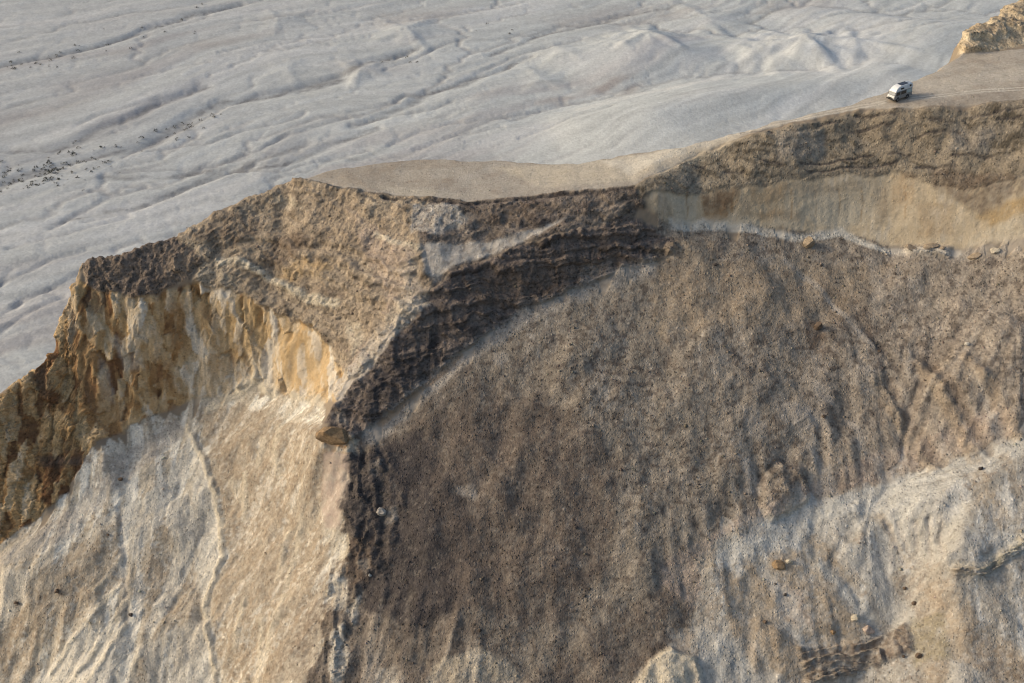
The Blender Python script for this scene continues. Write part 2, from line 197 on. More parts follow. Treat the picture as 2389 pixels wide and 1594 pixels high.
    ('white', 0.9, 0.5, [(-49.19,93.95),(-46.51,94.41),(-42.43,99.92),(-41.12,98.84),(-42.65,94.38),(-45.22,89.77),(-47.02,87.55)]),
    ('white', 0.9, 0.4, [(-43.52,92.95),(-41.21,95.82),(-39.0,91.98),(-39.53,87.91),(-41.5,83.09),(-43.62,79.71),(-44.42,81.42),(-42.5,86.16),(-41.95,89.74)]),
    ('white', 0.8, 0.4, [(-37.13,82.17),(-34.9,77.71),(-34.59,74.65),(-37.67,74.68),(-39.97,76.33),(-38.89,79.66)]),
    ('tan', 0.75, 0.8, [(-60.75,85.35),(-52.98,90.54),(-49.62,93.25),(-47.69,85.78),(-54.56,82.13),(-62.05,79.5),(-65.87,80.77)]),
    ('tan', 0.5, 0.8, [(-39.46,87.46),(-37.25,83.03),(-36.16,78.79),(-40.1,77.16),(-42.03,83.1)]),
    ('white', 0.95, 0.7, [(-52.87,81.69),(-46.93,82.13),(-44.01,78.87),(-47.46,74.76),(-60.32,77.43)]),
    ('white', 0.6, 0.8, [(-44.15,79.71),(-37.6,81.75),(-35.1,74.66),(-43.34,74.72)]),
    ('grey', 0.85, 0.8, [(-66.63,88.71),(-56.31,93.59),(-49.77,100.32),(-44.17,103.63),(-42.21,102.64),(-48.63,96.92),(-55.59,90.06),(-66.6,87.26)]),
    ('white', 0.6, 0.6, [(-53.11,91.24),(-49.94,93.49),(-49.42,92.1),(-52.75,89.38)]),
    ('white', 0.6, 0.6, [(-64.45,88.1),(-59.79,87.05),(-59.61,84.95),(-63.1,83.79)]),
    ('umber', 0.6, 0.25, [(-56.32,85.74),(-55.3,85.96),(-54.82,84.87),(-55.9,84.84)]),
    ('umber', 0.6, 0.2, [(-61.61,85.37),(-60.63,85.34),(-60.65,84.81),(-61.51,84.89)]),
    ('umber', 0.5, 0.4, [(-58.18,85.11),(-56.76,85.3),(-57.06,84.12),(-58.03,84.21)]),
    ('RIB', 0.4, 1.5, [(-63.13,82.9),(-49.48,86.21),(-46.29,83.15),(-36.52,81.98),(-34.48,73.84),(-63.81,72.34)]),
    ('rust', 0.55, 0.4, [(-56.7,108.36),(-53.63,107.99),(-52.4,105.83),(-53.89,103.85),(-57.63,105.08)]),
    ('umber', 0.6, 0.4, [(-53.94,109.87),(-51.46,109.54),(-51.97,108.47),(-53.84,108.32)]),
    ('rust', 0.75, 0.3, [(-44.03,109.28),(-41.9,109.83),(-41.81,108.13),(-43.97,107.58)]),
    ('umber', 0.6, 0.3, [(-35.47,107.97),(-34.3,107.96),(-34.61,107.15),(-35.63,107.32)]),
    ('white', 0.5, 0.4, [(-49.18,108.4),(-46.77,107.95),(-46.32,106.92),(-48.1,106.84)]),
    ('white', 0.45, 0.4, [(-51.37,107.35),(-47.53,106.83),(-47.23,105.81),(-49.49,105.54)]),
    ('white', 0.45, 0.3, [(-52.93,105.77),(-51.67,105.42),(-51.16,103.51),(-52.72,103.6)]),
    ('rust', 0.55, 0.5, [(-55.79,104.33),(-52.84,104.57),(-49.38,102.94),(-51.51,100.84),(-54.12,101.76)]),
    ('rust', 0.6, 0.3, [(-46.41,106.49),(-43.72,107.1),(-44.31,105.58),(-46.49,105.05)]),
    ('cream', 0.5, 0.5, [(-41.97,107.93),(-36.8,107.33),(-32.2,106.32),(-29.65,103.47),(-33.03,105.04),(-42.66,105.1)]),
    ('white', 0.45, 0.3, [(-36.9,106.96),(-34.05,106.53),(-33.69,105.55),(-37.23,105.64)]),
    ('gold', 0.4, 0.8, [(-30.66,107.1),(-23.35,104.05),(-21.23,98.0),(-26.35,101.27),(-29.64,104.55)]),
    ('gold', 0.45, 0.6, [(-38.63,109.66),(-33.97,109.32),(-30.57,107.43),(-32.11,106.65),(-37.82,107.99)]),
    ('SMOOTH', 0.8, 0.8, [(-31.87,107.47),(-23.35,104.05),(-21.23,98.0),(-26.35,101.27),(-31.01,105.43)]),
    ('umber', 0.5, 0.4, [(-39.79,109.8),(-37.56,109.14),(-38.32,108.44),(-40.02,108.84)]),
    ('cream', 0.6, 0.6, [(-56.63,109.33),(-55.13,109.42),(-55.11,107.38),(-56.1,106.41)]),
    ('rust', 0.35, 1, [(-64.47,101.02),(-60.03,104.4),(-58.58,103.2),(-59.76,100.76),(-64.77,98.97)]),
    ('umber', 0.8, 0.5, [(-60.59,98.24),(-53.64,98.84),(-53.27,98.04),(-59.97,97.34)]),
    ('gold', 0.6, 0.8, [(-59.71,101.32),(-53.83,101.44),(-54.24,99.23),(-59.62,98.61)]),
    ('umber', 0.5, 0.6, [(-61.48,103.42),(-59.58,104.9),(-58.06,103.58),(-59.6,102.72)]),
    ('RIB', 0.6, 1, [(34.52,83.97),(48.02,83.05),(46.83,74.96),(37.43,77.96)]),
    ('RIB', 0.5, 1.2, [(22.17,77.94),(29.92,78.81),(38.76,70.82),(35.78,66.4),(21.15,66.26)]),
    ('BULGE', 1, 0.4, [(13.23,67.3),(14.47,69.18),(16.87,70.39),(19.34,69.32),(20.69,66.25),(13.38,65.84)]),
    ('cream', 1, 0.35, [(13.23,67.3),(14.47,69.18),(16.87,70.39),(19.34,69.32),(20.69,66.25),(13.38,65.84)]),
    ('ash', 0.8, 0.6, [(22.24,78.73),(26.29,80.66),(33.09,84.08),(38.58,84.99),(45.59,86.23),(56.62,86.79),(56.58,84.91),(48.74,82.65),(42.15,82.34),(35.26,82.44),(28.11,79.79),(24.08,77.95)]),
    ('tan', 0.5, 0.8, [(22.98,76.38),(26.86,77.18),(33.54,70.06),(33.22,67.81),(28.62,67.76)]),
    ('ash', 0.8, 0.5, [(31.69,77.64),(34.67,78.17),(39.12,73.1),(39.74,71.18),(36.69,72.39)]),
    ('ash', 0.75, 0.5, [(25.67,74.84),(27.52,74.47),(31.3,70.76),(32.08,69.64),(29.42,70.7)]),
    ('ash', 0.7, 1.2, [(22.77,79.33),(33.09,84.08),(45.64,86.38),(46.83,82.09),(41.92,79.96),(35.06,81.0),(26.01,78.16)]),
    ('ash', 0.5, 0.8, [(33.03,83.64),(45.54,86.08),(45.16,82.23),(35.23,82.23)]),
    ('tan', 0.75, 0.9, [(27.77,78.97),(31.92,79.23),(36.34,73.7),(37.73,70.1),(33.54,70.06),(29.4,74.48)]),
    ('tan', 0.75, 0.9, [(22.17,77.94),(26.7,75.62),(30.35,70.7),(32.11,66.36),(26.62,66.3),(22.74,73.68)]),
    ('pink', 0.5, 0.9, [(27.77,76.8),(30.91,75.25),(32.35,71.82),(29.18,72.57)]),
    ('tan', 0.6, 0.7, [(40.61,77.1),(41.89,76.3),(42.82,70.66),(41.57,71.94)]),
    ('tan', 0.7, 1.2, [(44.41,75.48),(48.24,70.02),(53.19,66.34),(52.34,62.78),(43.14,63.95),(41.58,70.37)]),
    ('umber', 0.45, 1, [(47.26,69.63),(53.0,65.6),(52.34,62.78),(45.05,63.54)]),
    ('tan', 0.55, 0.9, [(49.38,84.29),(51.94,84.02),(53.13,78.25),(51.05,77.38)]),
    ('ash', 0.7, 0.9, [(19.8,72.15),(25.28,71.05),(29.36,66.33),(19.26,65.51)]),
    ('ash', 0.6, 0.7, [(27.38,77.58),(30.81,74.48),(31.42,71.82),(28.84,73.71)]),
    ('ash', 0.7, 0.8, [(35.82,79.71),(39.49,79.08),(43.05,73.15),(42.93,71.11),(40.04,73.07)]),
    ('ash', 0.6, 0.8, [(41.6,83.44),(48.49,81.94),(49.38,76.15),(45.84,74.57),(43.11,79.24)]),
    ('ash', 0.7, 0.6, [(44.78,67.47),(47.74,65.63),(48.07,62.88),(43.99,64.41)]),
    ('umber', 0.7, 0.5, [(30.3,70.18),(36.0,70.88),(42.03,72.19),(41.87,69.17),(37.98,68.79),(30.83,67.06)]),
    ('STEP', 0.9, 0.4, [(30.3,70.18),(36.0,70.88),(42.03,72.19),(41.87,69.17),(37.98,68.79),(30.83,67.06)]),
    ('olive', 0.6, 0.7, [(42.31,72.55),(45.23,71.44),(45.16,67.38),(41.76,67.84)]),
    ('cream', 0.6, 0.4, [(45.92,74.82),(48.82,74.58),(54.42,77.7),(54.35,77.08),(48.73,73.93),(46.31,74.19)]),
    ('umber', 0.55, 0.25, [(46.08,74.4),(48.5,74.14),(48.42,73.89),(46.31,74.12)]),
    ('olive', 0.6, 0.3, [(48.5,74.06),(51.14,75.5),(54.35,77.08),(54.3,76.61),(49.5,74.06)]),
    ('STEP', 0.8, 0.3, [(45.84,74.57),(48.77,74.39),(54.84,77.39),(54.71,76.4),(48.73,73.53),(46.33,73.96)]),
    ('grey', 0.75, 0.6, [(25.49,82.43),(26.94,82.12),(28.19,80.45),(25.24,79.99)]),
    ('grey', 0.75, 0.6, [(34.84,86.46),(35.97,87.66),(37.09,84.82),(35.0,83.94)]),
    ('grey', 0.75, 0.6, [(40.98,88.03),(42.02,88.43),(43.52,85.46),(41.6,85.57)]),
    ('grey', 0.75, 0.6, [(47.82,88.68),(48.75,88.86),(49.53,85.93),(47.81,86.07)]),
    ('grey', 0.75, 0.6, [(53.31,89.62),(54.21,89.76),(54.95,86.93),(53.66,86.91)]),
    ('grey', 0.75, 0.6, [(30.68,84.74),(32.03,85.66),(33.09,84.08),(30.99,83.15)]),
    ('grey', 0.75, 0.6, [(38.96,91.7),(39.75,91.91),(41.03,88.44),(40.01,88.24)]),
    ('grey', 0.75, 0.6, [(33.7,89.65),(34.73,89.86),(35.88,86.86),(34.87,86.66)]),
    ('grey', 0.75, 0.6, [(25.93,87.26),(26.96,87.55),(27.92,84.57),(26.63,84.08)]),
    ('grey', 0.75, 0.6, [(52.56,93.16),(53.22,93.01),(54.54,89.23),(53.68,89.28)]),
    ('grey', 0.75, 0.6, [(44.85,94.18),(45.53,94.02),(46.69,90.52),(45.77,90.53)]),
    ('tan', 0.7, 0.6, [(25.04,77.96),(26.03,78.36),(28.84,73.71),(27.43,73.71)]),
    ('tan', 0.7, 0.6, [(32.6,80.61),(34.13,81.07),(37.14,75.98),(35.71,75.69)]),
    ('tan', 0.7, 0.6, [(39.98,82.27),(40.87,82.4),(42.29,79.49),(41.44,79.41)]),
    ('tan', 0.7, 0.6, [(53.7,85.36),(54.59,85.53),(55.21,81.13),(54.16,80.68)]),
    ('tan', 0.7, 0.6, [(22.67,72.92),(24.07,72.93),(26.86,68.47),(25.44,68.1)]),
]
STREAK_LINES = [
    ('cream', 0.95, 0.55, 0.35, [(-37.44,112.68,-18.31),(-35.18,112.35,-18.56),(-31.78,111.52,-19.16),(-29.48,110.38,-20.14),(-25.82,107.95,-20.55),(-21.28,105.63,-20.79)]),
    ('cream', 0.8, 0.4, 0.1, [(-16.82,110.59,-12.88),(-13.96,108.35,-13.14),(-11.21,106.64,-13.36)]),
    ('dark', 0.8, 0.35, -0.3, [(-15.96,114.42,-10.19),(-9.36,112.83,-10.1),(-5.59,112.09,-10.07),(-0.8,112.31,-9.71),(3.99,112.59,-9.32),(9.28,112.41,-8.64),(14.52,112.32,-7.95)]),
    ('grey', 0.75, 1.3, 0, [(-16.52,91.38,-29.69),(-11.01,94.89,-26.32),(-5.95,98.21,-23.8),(1.31,102.36,-20.35),(9.23,105.05,-18.02),(16.72,107.31,-16.19)]),
    ('rust', 0.5, 0.4, 0, [(-15.58,92.76,-28.86),(-11.02,95.3,-25.99),(-5.96,98.67,-23.5)]),
    ('dark', 0.8, 0.17, -0.1, [(42.56,120.16,-1.66),(44.88,119.57,-1.47),(47.53,118.97,-1.16)]),
    ('dark', 0.8, 0.17, -0.1, [(49.63,117.08,-3.43),(51.85,116.89,-2.95),(54.53,116.56,-2.24)]),
    ('dark', 0.8, 0.17, -0.1, [(35.35,115.8,-6.37),(40.03,116.31,-6.02),(44.5,116.71,-5.51)]),
    ('dark', 0.8, 0.17, -0.1, [(46.4,116.48,-5.4),(48.8,116.01,-5.3)]),
    ('dark', 0.8, 0.17, -0.1, [(58.47,117.41,-0.13),(60.18,117.27,0.15),(61.57,117.2,0.51)]),
    ('dark', 0.8, 0.17, -0.1, [(41.35,118.84,-3.16),(43.19,119.08,-2.86),(46.36,118.54,-2.29)]),
    ('dark', 0.8, 0.17, -0.1, [(28.47,119.81,-3.93),(32.18,118.32,-3.51)]),
    ('dark', 0.8, 0.17, -0.1, [(30.42,116.07,-6.09),(33.13,115.61,-6.52)]),
    ('dark', 0.8, 0.17, -0.1, [(50.96,117.9,-1.79),(53.79,117.37,-1.51)]),
    ('dark', 0.8, 0.17, -0.1, [(58.73,116.73,-0.9),(61.47,116.43,-0.23)]),
    ('dark', 0.8, 0.17, -0.1, [(37.95,119.17,-2.38),(40.72,119.54,-2.25)]),
    ('dark', 0.8, 0.17, -0.1, [(20.69,116.05,-6.43),(23.98,116.14,-6.88)]),
    ('dark', 0.8, 0.17, -0.1, [(53.19,114.69,-5.04),(57.95,113.78,-4.39)]),
    ('dark', 0.8, 0.17, -0.1, [(49.34,114.79,-6.59),(53.63,113.83,-5.91)]),
    ('dark', 0.8, 0.17, -0.1, [(55.77,117.58,-0.65),(58.22,117.32,-0.32)]),
    ('dark', 0.8, 0.17, -0.1, [(26.07,115.49,-7.34),(28.7,115.17,-7.3)]),
    ('dark', 0.8, 0.17, -0.1, [(36.19,115.28,-7.06),(42.13,115.63,-6.76),(47.4,115.63,-6.29)]),
    ('white', 0.8, 0.2, 0, [(49.64,121.86,-0.24),(54.5,122.13,0.22),(58.73,122.17,0.71),(63.79,121.65,1.2)]),
    ('white', 0.7, 0.2, 0, [(46.39,121.62,-0.6),(39.46,121.24,-1.82),(34.01,120.62,-2.71),(28.62,120.05,-3.86)]),
    ('white', 0.8, 0.2, 0, [(49.42,121.15,-0.24),(54.3,121.53,0.17),(58.51,121.57,0.67),(63.55,121.05,1.15)]),
    ('white', 0.7, 0.2, 0, [(46.25,121.11,-0.68),(39.26,120.49,-1.79),(33.85,119.87,-2.68),(28.51,119.47,-3.9)]),
    ('rust', 0.5, 0.13, 0, [(21.29,113.2,-8.39),(21.53,112.48,-10.28),(21.5,111.9,-11.89)]),
    ('tan', 0.5, 0.13, 0, [(24.85,113.6,-8.71),(25.11,112.95,-10.52),(25.09,112.37,-12.08)]),
    ('tan', 0.5, 0.13, 0, [(27.56,113.71,-8.83),(27.83,113.08,-10.59),(27.83,112.4,-12.46)]),
    ('tan', 0.5, 0.13, 0, [(31.35,113.89,-8.91),(31.62,113.2,-10.65),(31.61,112.64,-12.17)]),
    ('rust', 0.5, 0.13, 0, [(34.34,114.08,-8.95),(34.62,113.34,-10.72),(34.6,112.7,-12.2)]),
    ('tan', 0.5, 0.13, 0, [(37.35,114.27,-8.98),(37.63,113.5,-10.81),(37.62,112.86,-12.29)]),
    ('rust', 0.5, 0.13, 0, [(40.33,114.38,-8.98),(40.63,113.59,-10.86),(40.64,112.97,-12.35)]),
    ('rust', 0.5, 0.13, 0, [(43.02,114.34,-9.02),(43.33,113.58,-10.85),(43.31,112.7,-12.57)]),
    ('tan', 0.5, 0.13, 0, [(45.95,114.29,-8.94),(46.16,113.26,-10.68),(46.12,112.3,-12.35)]),
    ('rust', 0.5, 0.13, 0, [(48.16,113.72,-8.83),(48.36,112.74,-10.41),(48.33,111.78,-12.13)]),
    ('tan', 0.5, 0.13, 0, [(50.29,113.01,-8.65),(50.49,112.12,-10.09),(50.47,111.15,-11.85)]),
    ('lime', 0.8, 0.55, 0, [(19.53,111.04,-12.64),(23.99,111.88,-13.1),(28.34,111.88,-13.4),(35.4,111.36,-14.4),(40.98,112.14,-14.22),(44.45,110.45,-15.0),(49.5,109.28,-15.19),(54.31,108.05,-14.79)]),
    ('grey', 0.6, 1, 0, [(47.03,109.76,-15.47),(50.91,108.74,-15.13),(55.19,107.7,-14.58),(61.05,106.7,-12.5)]),
    ('grey', 0.6, 0.5, 0, [(33.38,108.45,-15.94),(36.36,106.55,-17.28),(39.51,102.66,-19.8),(42.58,98.88,-22.25)]),
    ('dark', 0.5, 0.5, -0.1, [(41.04,102.25,-20.15),(44.34,97.61,-22.6),(45.81,94.36,-24.62)]),
    ('tan', 0.6, 0.9, 0.25, [(47.49,96.43,-22.37),(49.96,90.97,-25.77),(51.63,85.64,-28.3)]),
    ('umber', 0.5, 0.8, -0.2, [(48.84,96.1,-22.13),(51.64,90.14,-25.74),(53.04,86.13,-27.44)]),
    ('tan', 0.6, 0.9, 0.25, [(42.55,95.28,-24.69),(45.3,90.44,-27.91),(47.4,86.22,-30.12)]),
    ('umber', 0.5, 0.8, -0.2, [(44.04,95.19,-24.62),(46.59,89.75,-27.98),(48.32,86.39,-29.62)]),
    ('tan', 0.5, 0.9, 0.25, [(52.47,95.62,-21.16),(54.85,90.86,-23.79),(56.23,86.94,-25.6)]),
    ('cream', 0.65, 0.6, 0.12, [(-28.97,98.31,-33.46),(-29.36,95.43,-35.6),(-28.43,92.98,-36.95)]),
    ('cream', 0.65, 0.6, 0.12, [(-24.82,86.88,-37.57),(-25.35,84.31,-41.42),(-26.87,78.93,-45.03),(-28.55,74.61,-48.85)]),
    ('cream', 0.65, 0.6, 0.12, [(-31.32,98.1,-35.05),(-31.67,95.65,-37.22)]),
    ('cream', 0.65, 0.6, 0.12, [(-33.47,95.2,-38.99),(-33.12,91.44,-42.06)]),
    ('cream', 0.65, 0.6, 0.12, [(-26.69,86.5,-40.78),(-27.44,82.67,-44.07)]),
    ('cream', 0.65, 0.6, 0.12, [(-35.35,95.58,-40.07),(-33.24,92.69,-41.05)]),
    ('cream', 0.65, 0.6, 0.12, [(-29.11,78.99,-46.62),(-28.99,73.33,-50.29)]),
    ('cream', 0.65, 0.6, 0.12, [(-31.83,81.94,-47.04),(-32.48,78.06,-50.12)]),
    ('cream', 0.9, 0.5, 0.3, [(-42.25,102.91,-38.01),(-38.68,97.52,-40.73),(-36.37,91.95,-44.08),(-35.53,87.87,-46.73),(-37.25,83.03,-49.87),(-34.86,75.96,-54.47)]),
    ('grey', 0.5, 0.5, -0.2, [(-49.43,93.71,-43.16),(-47.84,87.56,-47.16),(-46.58,82.3,-50.58)]),
    ('cream', 0.5, 0.5, 0.2, [(-48.26,85.34,-48.6),(-51.73,82.17,-52.03),(-55.85,78.95,-56.13)]),
    ('cream', 0.5, 0.5, 0.2, [(-46.97,84.03,-49.46),(-49.69,80.23,-52.86),(-52.95,76.96,-55.81)]),
    ('cream', 0.5, 0.5, 0.2, [(-46.61,81.87,-50.86),(-48.71,78.6,-53.21),(-50.47,76.37,-55.02)]),
    ('cream', 0.5, 0.5, 0.2, [(-44.53,78.87,-52.75),(-45.62,76.05,-54.59)]),
    ('cream', 0.5, 0.5, 0.2, [(-48.26,88.46,-46.59),(-50.92,85.32,-48.58)]),
    ('cream', 0.95, 0.7, 0.3, [(-39.59,104.48,-36.15),(-37.25,105.2,-34.76),(-34.88,105.51,-33.7),(-33.11,105.5,-33.2),(-30.16,103.18,-32.25)]),
    ('cream', 0.95, 0.6, 0.2, [(-27.62,101.39,-31.28),(-25.61,99.84,-30.33),(-22.78,96.91,-29.1)]),
    ('grey', 0.6, 0.35, -0.18, [(41.19,81.24,-33.35),(42.94,77.56,-35.62)]),
    ('grey', 0.6, 0.35, -0.18, [(44.06,80.33,-32.44),(44.15,77.19,-35.22)]),
    ('grey', 0.6, 0.35, -0.18, [(45.31,80.28,-31.72),(44.93,76.11,-34.05)]),
    ('grey', 0.6, 0.35, -0.18, [(42.43,80.85,-32.96),(43.75,77.32,-35.35)]),
    ('grey', 0.6, 0.35, -0.18, [(46.47,79.56,-31.67),(45.65,75.65,-32.89)]),
]
SPOTS = [
    (24.65, 107.33, -15.89, 0.84, 0.69, 'dark', 'boulder', 'dark boulder on the upper scree below the left end of the pale wall'),
    (37.92, 108.02, -16.55, 0.61, 0.46, 'dark', 'boulder', 'small dark stone on the scree below the tan block at the wall foot'),
    (39.47, 106.24, -17.65, 0.46, 0.38, 'dark', 'boulder', 'tiny dark stone on the upper scree, right of the small dark stone'),
    (43.2, 98.48, -22.34, 0.61, 0.54, 'umber', 'boulder', 'brown stone beside the dark groove in the right part of the scree'),
    (7.13, 80.92, -33.84, 0.84, 0.69, 'dark', 'boulder', 'lone dark boulder in the middle of the lower brown scree'),
    (51.57, 84.3, -28.32, 0.92, 0.77, 'dark', 'boulder', 'dark boulder at the right edge, on the pale strip above the chalk shelf'),
    (29.56, 75.02, -38.02, 0.77, 0.69, 'dark', 'boulder', 'dark round boulder on the brown streak below the orange slab'),
    (28.62, 75.91, -37.44, 0.46, 0.38, 'dark', 'boulder', 'small dark stone just above the dark round boulder'),
    (42.36, 68.53, -39.33, 1.23, 1.0, 'umber', 'boulder', 'dark brown boulder at the bottom right, beside the ledge of broken rock'),
    (40.95, 68.9, -40.43, 0.61, 0.46, 'umber', 'boulder', 'small brown stone left of the dark brown bottom boulder'),
    (21.11, 85.0, -30.85, 0.54, 0.46, 'dark', 'boulder', 'dark stone on the scree above the pinkish fringe'),
    (42.55, 75.57, -37.55, 0.77, 0.69, 'umber', 'boulder', 'brown boulder on the white chalk wash'),
    (43.11, 73.71, -38.11, 1.07, 0.77, 'umber', 'boulder', 'low brown boulder downhill of the one on the white wash'),
    (26.97, 72.45, -39.7, 0.84, 0.77, 'umber', 'boulder', 'brown boulder next to the white streak in the lower right'),
    (36.63, 72.83, -39.66, 1.46, 1.23, 'cream', 'boulder', 'pale orange block, uppermost of three bright blocks low on the chalk'),
    (38.02, 71.98, -40.33, 2.3, 1.38, 'pink', 'boulder', 'largest of three bright orange blocks low on the chalk slope'),
    (34.14, 71.69, -40.47, 1.07, 0.92, 'ochre', 'boulder', 'rusty block, leftmost of three bright blocks low on the chalk'),
    (29.16, 77.66, -36.27, 2.91, 1.07, 'ochre', 'rock_slab', 'flat orange slab half buried below the chalk shelf'),
    (30.24, 77.95, -36.11, 1.23, 1.07, 'cream', 'boulder', 'cream block leaning on the flat orange slab'),
    (36.25, 101.0, -20.56, 1.84, 2.14, 'umber', 'rock_outcrop', 'dark reddish outcrop sticking out of the middle of the right scree'),
    (52.84, 97.1, -20.11, 0.92, 0.77, 'white', 'boulder', 'small white stone alone on the scree at the far right'),
    (49.15, 109.54, -15.15, 3.22, 1.0, 'tan', 'rock_slab', 'cracked tan slab at the foot of the wall, leftmost of the fallen slabs'),
    (51.11, 109.15, -14.93, 2.91, 0.69, 'tan', 'rock_slab', 'thin tan slab between two others at the wall foot'),
    (52.36, 108.59, -14.91, 1.53, 0.61, 'tan', 'rock_slab', 'short tan slab at the right end of the cracked row'),
    (55.92, 107.34, -14.43, 2.76, 0.69, 'tan', 'rock_slab', 'long flat tan slab by the grey sand at the wall foot'),
    (58.12, 107.06, -13.61, 2.14, 0.77, 'cream', 'rock_slab', 'pale slab at the wall foot nearest the right edge'),
    (36.64, 110.85, -14.8, 2.6, 2.6, 'tan', 'boulder', 'large rounded tan block against the foot of the pale wall'),
    (-46.24, 82.81, -50.24, 1.0, 0.84, 'dark', 'boulder', 'dark boulder in the groove of the pale left slope'),
    (-49.83, 96.77, -41.16, 1.07, 0.69, 'umber', 'boulder', 'brown rock at the edge of the grey gully below the golden cliff'),
    (-50.21, 90.6, -45.22, 0.69, 0.54, 'umber', 'boulder', 'small brown stone on the tan patch of the left slope'),
    (-15.88, 78.28, -38.55, 0.69, 0.54, 'white', 'boulder', 'white stone beside the dark lower end of the crest'),
    (-14.79, 83.85, -34.24, 1.99, 1.38, 'grey', 'boulder', 'pale grey block set in dark rock right of the smooth orange panel'),
    (35.95, 91.77, -26.94, 0.92, 0.92, 'umber', 'boulder', 'brown rock below the grey patches of the right scree'),
    (-55.7, 85.3, -48.56, 1.15, 0.84, 'umber', 'boulder', 'brown boulder near the left edge on the tan streak'),
    (-20.68, 91.35, -29.73, 6.43, 3.83, 'ochre', 'rock_outcrop', 'brown overhanging block at the low tip of the dark crest'),
    (-61.16, 85.09, -49.89, 0.92, 0.77, 'umber', 'boulder', 'brown rock at the far left edge of the lit slope'),
]
PSPOTS = [
    (-118.29, 219.59, -58.0, 8, 40),
    (-112.32, 220.06, -58.0, 7, 30),
    (-106.41, 223.6, -58.0, 6, 16),
    (-112.77, 215.92, -58.0, 7, 14),
    (-95.71, 236.05, -58.0, 4, 3),
    (-84.85, 248.17, -58.0, 3, 8),
    (-88.92, 242.67, -58.0, 5, 8),
    (-81.77, 253.87, -58.0, 4, 6),
    (-107.88, 227.72, -58.0, 5, 14),
    (-111.01, 224.8, -58.0, 5, 12),
    (-105.01, 234.75, -58.0, 6, 8),
    (-142.93, 293.52, -58.0, 8, 10),
    (-135.35, 300.95, -58.0, 8, 10),
    (-146.89, 290.63, -58.0, 8, 10),
    (-125.19, 309.88, -58.0, 10, 8),
    (-31.34, 292.79, -58.0, 3, 5),
    (-7.6, 322.19, -58.0, 6, 4),
    (-104.05, 326.46, -58.0, 14, 8),
]
PLAIN_PATCHES = [
    ('pgrey', 0.8, 4, [(-129.8,232.2),(-111.8,238.7),(-101.4,258.3),(-90.5,278.8),(-85.5,273.9),(-95.4,249.6),(-108.9,233.5),(-124.6,220.1)]),
    ('pgrey', 0.6, 4, [(-93.5,232.2),(-84.8,248.2),(-81.9,245.4),(-90.6,233.5)]),
    ('pgrey', 0.6, 4, [(-65.7,232.2),(-55.6,248.2),(-43.1,255.3),(-52.0,240.0),(-59.0,230.9)]),
    ('ptan', 0.6, 5, [(-120.7,300.2),(-94.0,313.9),(-73.1,318.0),(-89.4,305.9),(-104.3,302.1),(-117.6,294.6)]),
    ('ptan', 0.5, 5, [(-48.1,337.6),(-11.0,346.9),(-24.6,328.6),(-38.0,322.2)]),
    ('pbrown', 0.75, 3, [(18.6,270.6),(27.5,276.2),(36.7,276.8),(35.1,267.5),(26.6,264.3)]),
    ('pbrown', 0.6, 3, [(2.9,262.8),(10.2,268.4),(18.4,266.5),(15.8,261.3)]),
    ('ptan', 0.5, 6, [(3.5,333.1),(47.7,346.9),(68.9,342.2),(45.6,328.6),(17.3,322.2)]),
    ('ptan', 0.4, 6, [(77.5,349.3),(93.9,356.7),(116.4,356.7),(105.2,342.2),(86.8,337.6)]),
    ('ptan', 0.4, 6, [(-130.9,245.4),(-113.5,259.8),(-103.5,285.7),(-116.7,269.0),(-135.6,256.8)]),
    ('pwhite', 0.6, 6, [(16.0,292.8),(56.6,307.9),(67.2,292.8),(40.4,282.2),(21.5,278.8)]),
    ('pwhite', 0.5, 6, [(-87.9,198.4),(-59.0,220.1),(-61.1,211.0),(-80.8,190.7)]),
    ('pwhite', 0.5, 6, [(-29.9,237.3),(8.4,248.2),(13.5,234.8),(-24.0,232.2)]),
]
PLAIN_CHANNELS = [
    (4, 1.2, [(-122.2,214.3),(-114.4,220.1),(-108.5,223.6),(-94.2,234.8),(-85.2,249.6),(-76.9,262.8),(-64.3,270.6),(-51.3,280.5),(-40.3,292.8),(-32.0,301.0)]),
    (3, 0.9, [(-126.0,233.5),(-112.5,234.8),(-102.8,248.2),(-93.4,262.8),(-85.9,275.5)]),
    (3, 1, [(-153.2,287.4),(-137.0,298.3),(-125.2,309.9),(-111.0,326.5),(-90.5,347.9)]),
    (3, 0.8, [(-41.8,245.4),(-31.6,255.3),(-25.0,259.8),(-23.2,266.5),(-9.2,278.8),(5.8,296.5)]),
    (2.5, 0.7, [(-94.5,218.9),(-77.8,221.2),(-55.8,224.8),(-35.1,245.4)]),
    (2.5, 0.6, [(-99.2,195.5),(-87.0,204.6),(-71.3,220.1),(-51.6,237.3)]),
    (2.5, 0.7, [(-37.7,292.8),(-34.4,298.3),(-29.7,304.8)]),
    (2.5, 0.7, [(-5.9,300.2),(11.7,320.1),(31.9,333.1),(56.5,346.9)]),
]
PMOUNDS = [(40.9,310.7,12,4.5),(87.5,303.2,17,6),(-32.9,319.2,11,3),(-43.9,286.4,8,2.6),(69.4,304.8,14,3),(103.0,302.1,14,3.5),(74.8,292.8,14,2.6),(29.9,307.1,9,1.8),(14.9,298.3,8,1.5),(-64.9,287.4,7,1.3),(63.9,328.6,16,2.5),(-75.1,328.6,9,1.5),(8.0,278.8,8,1.5)]
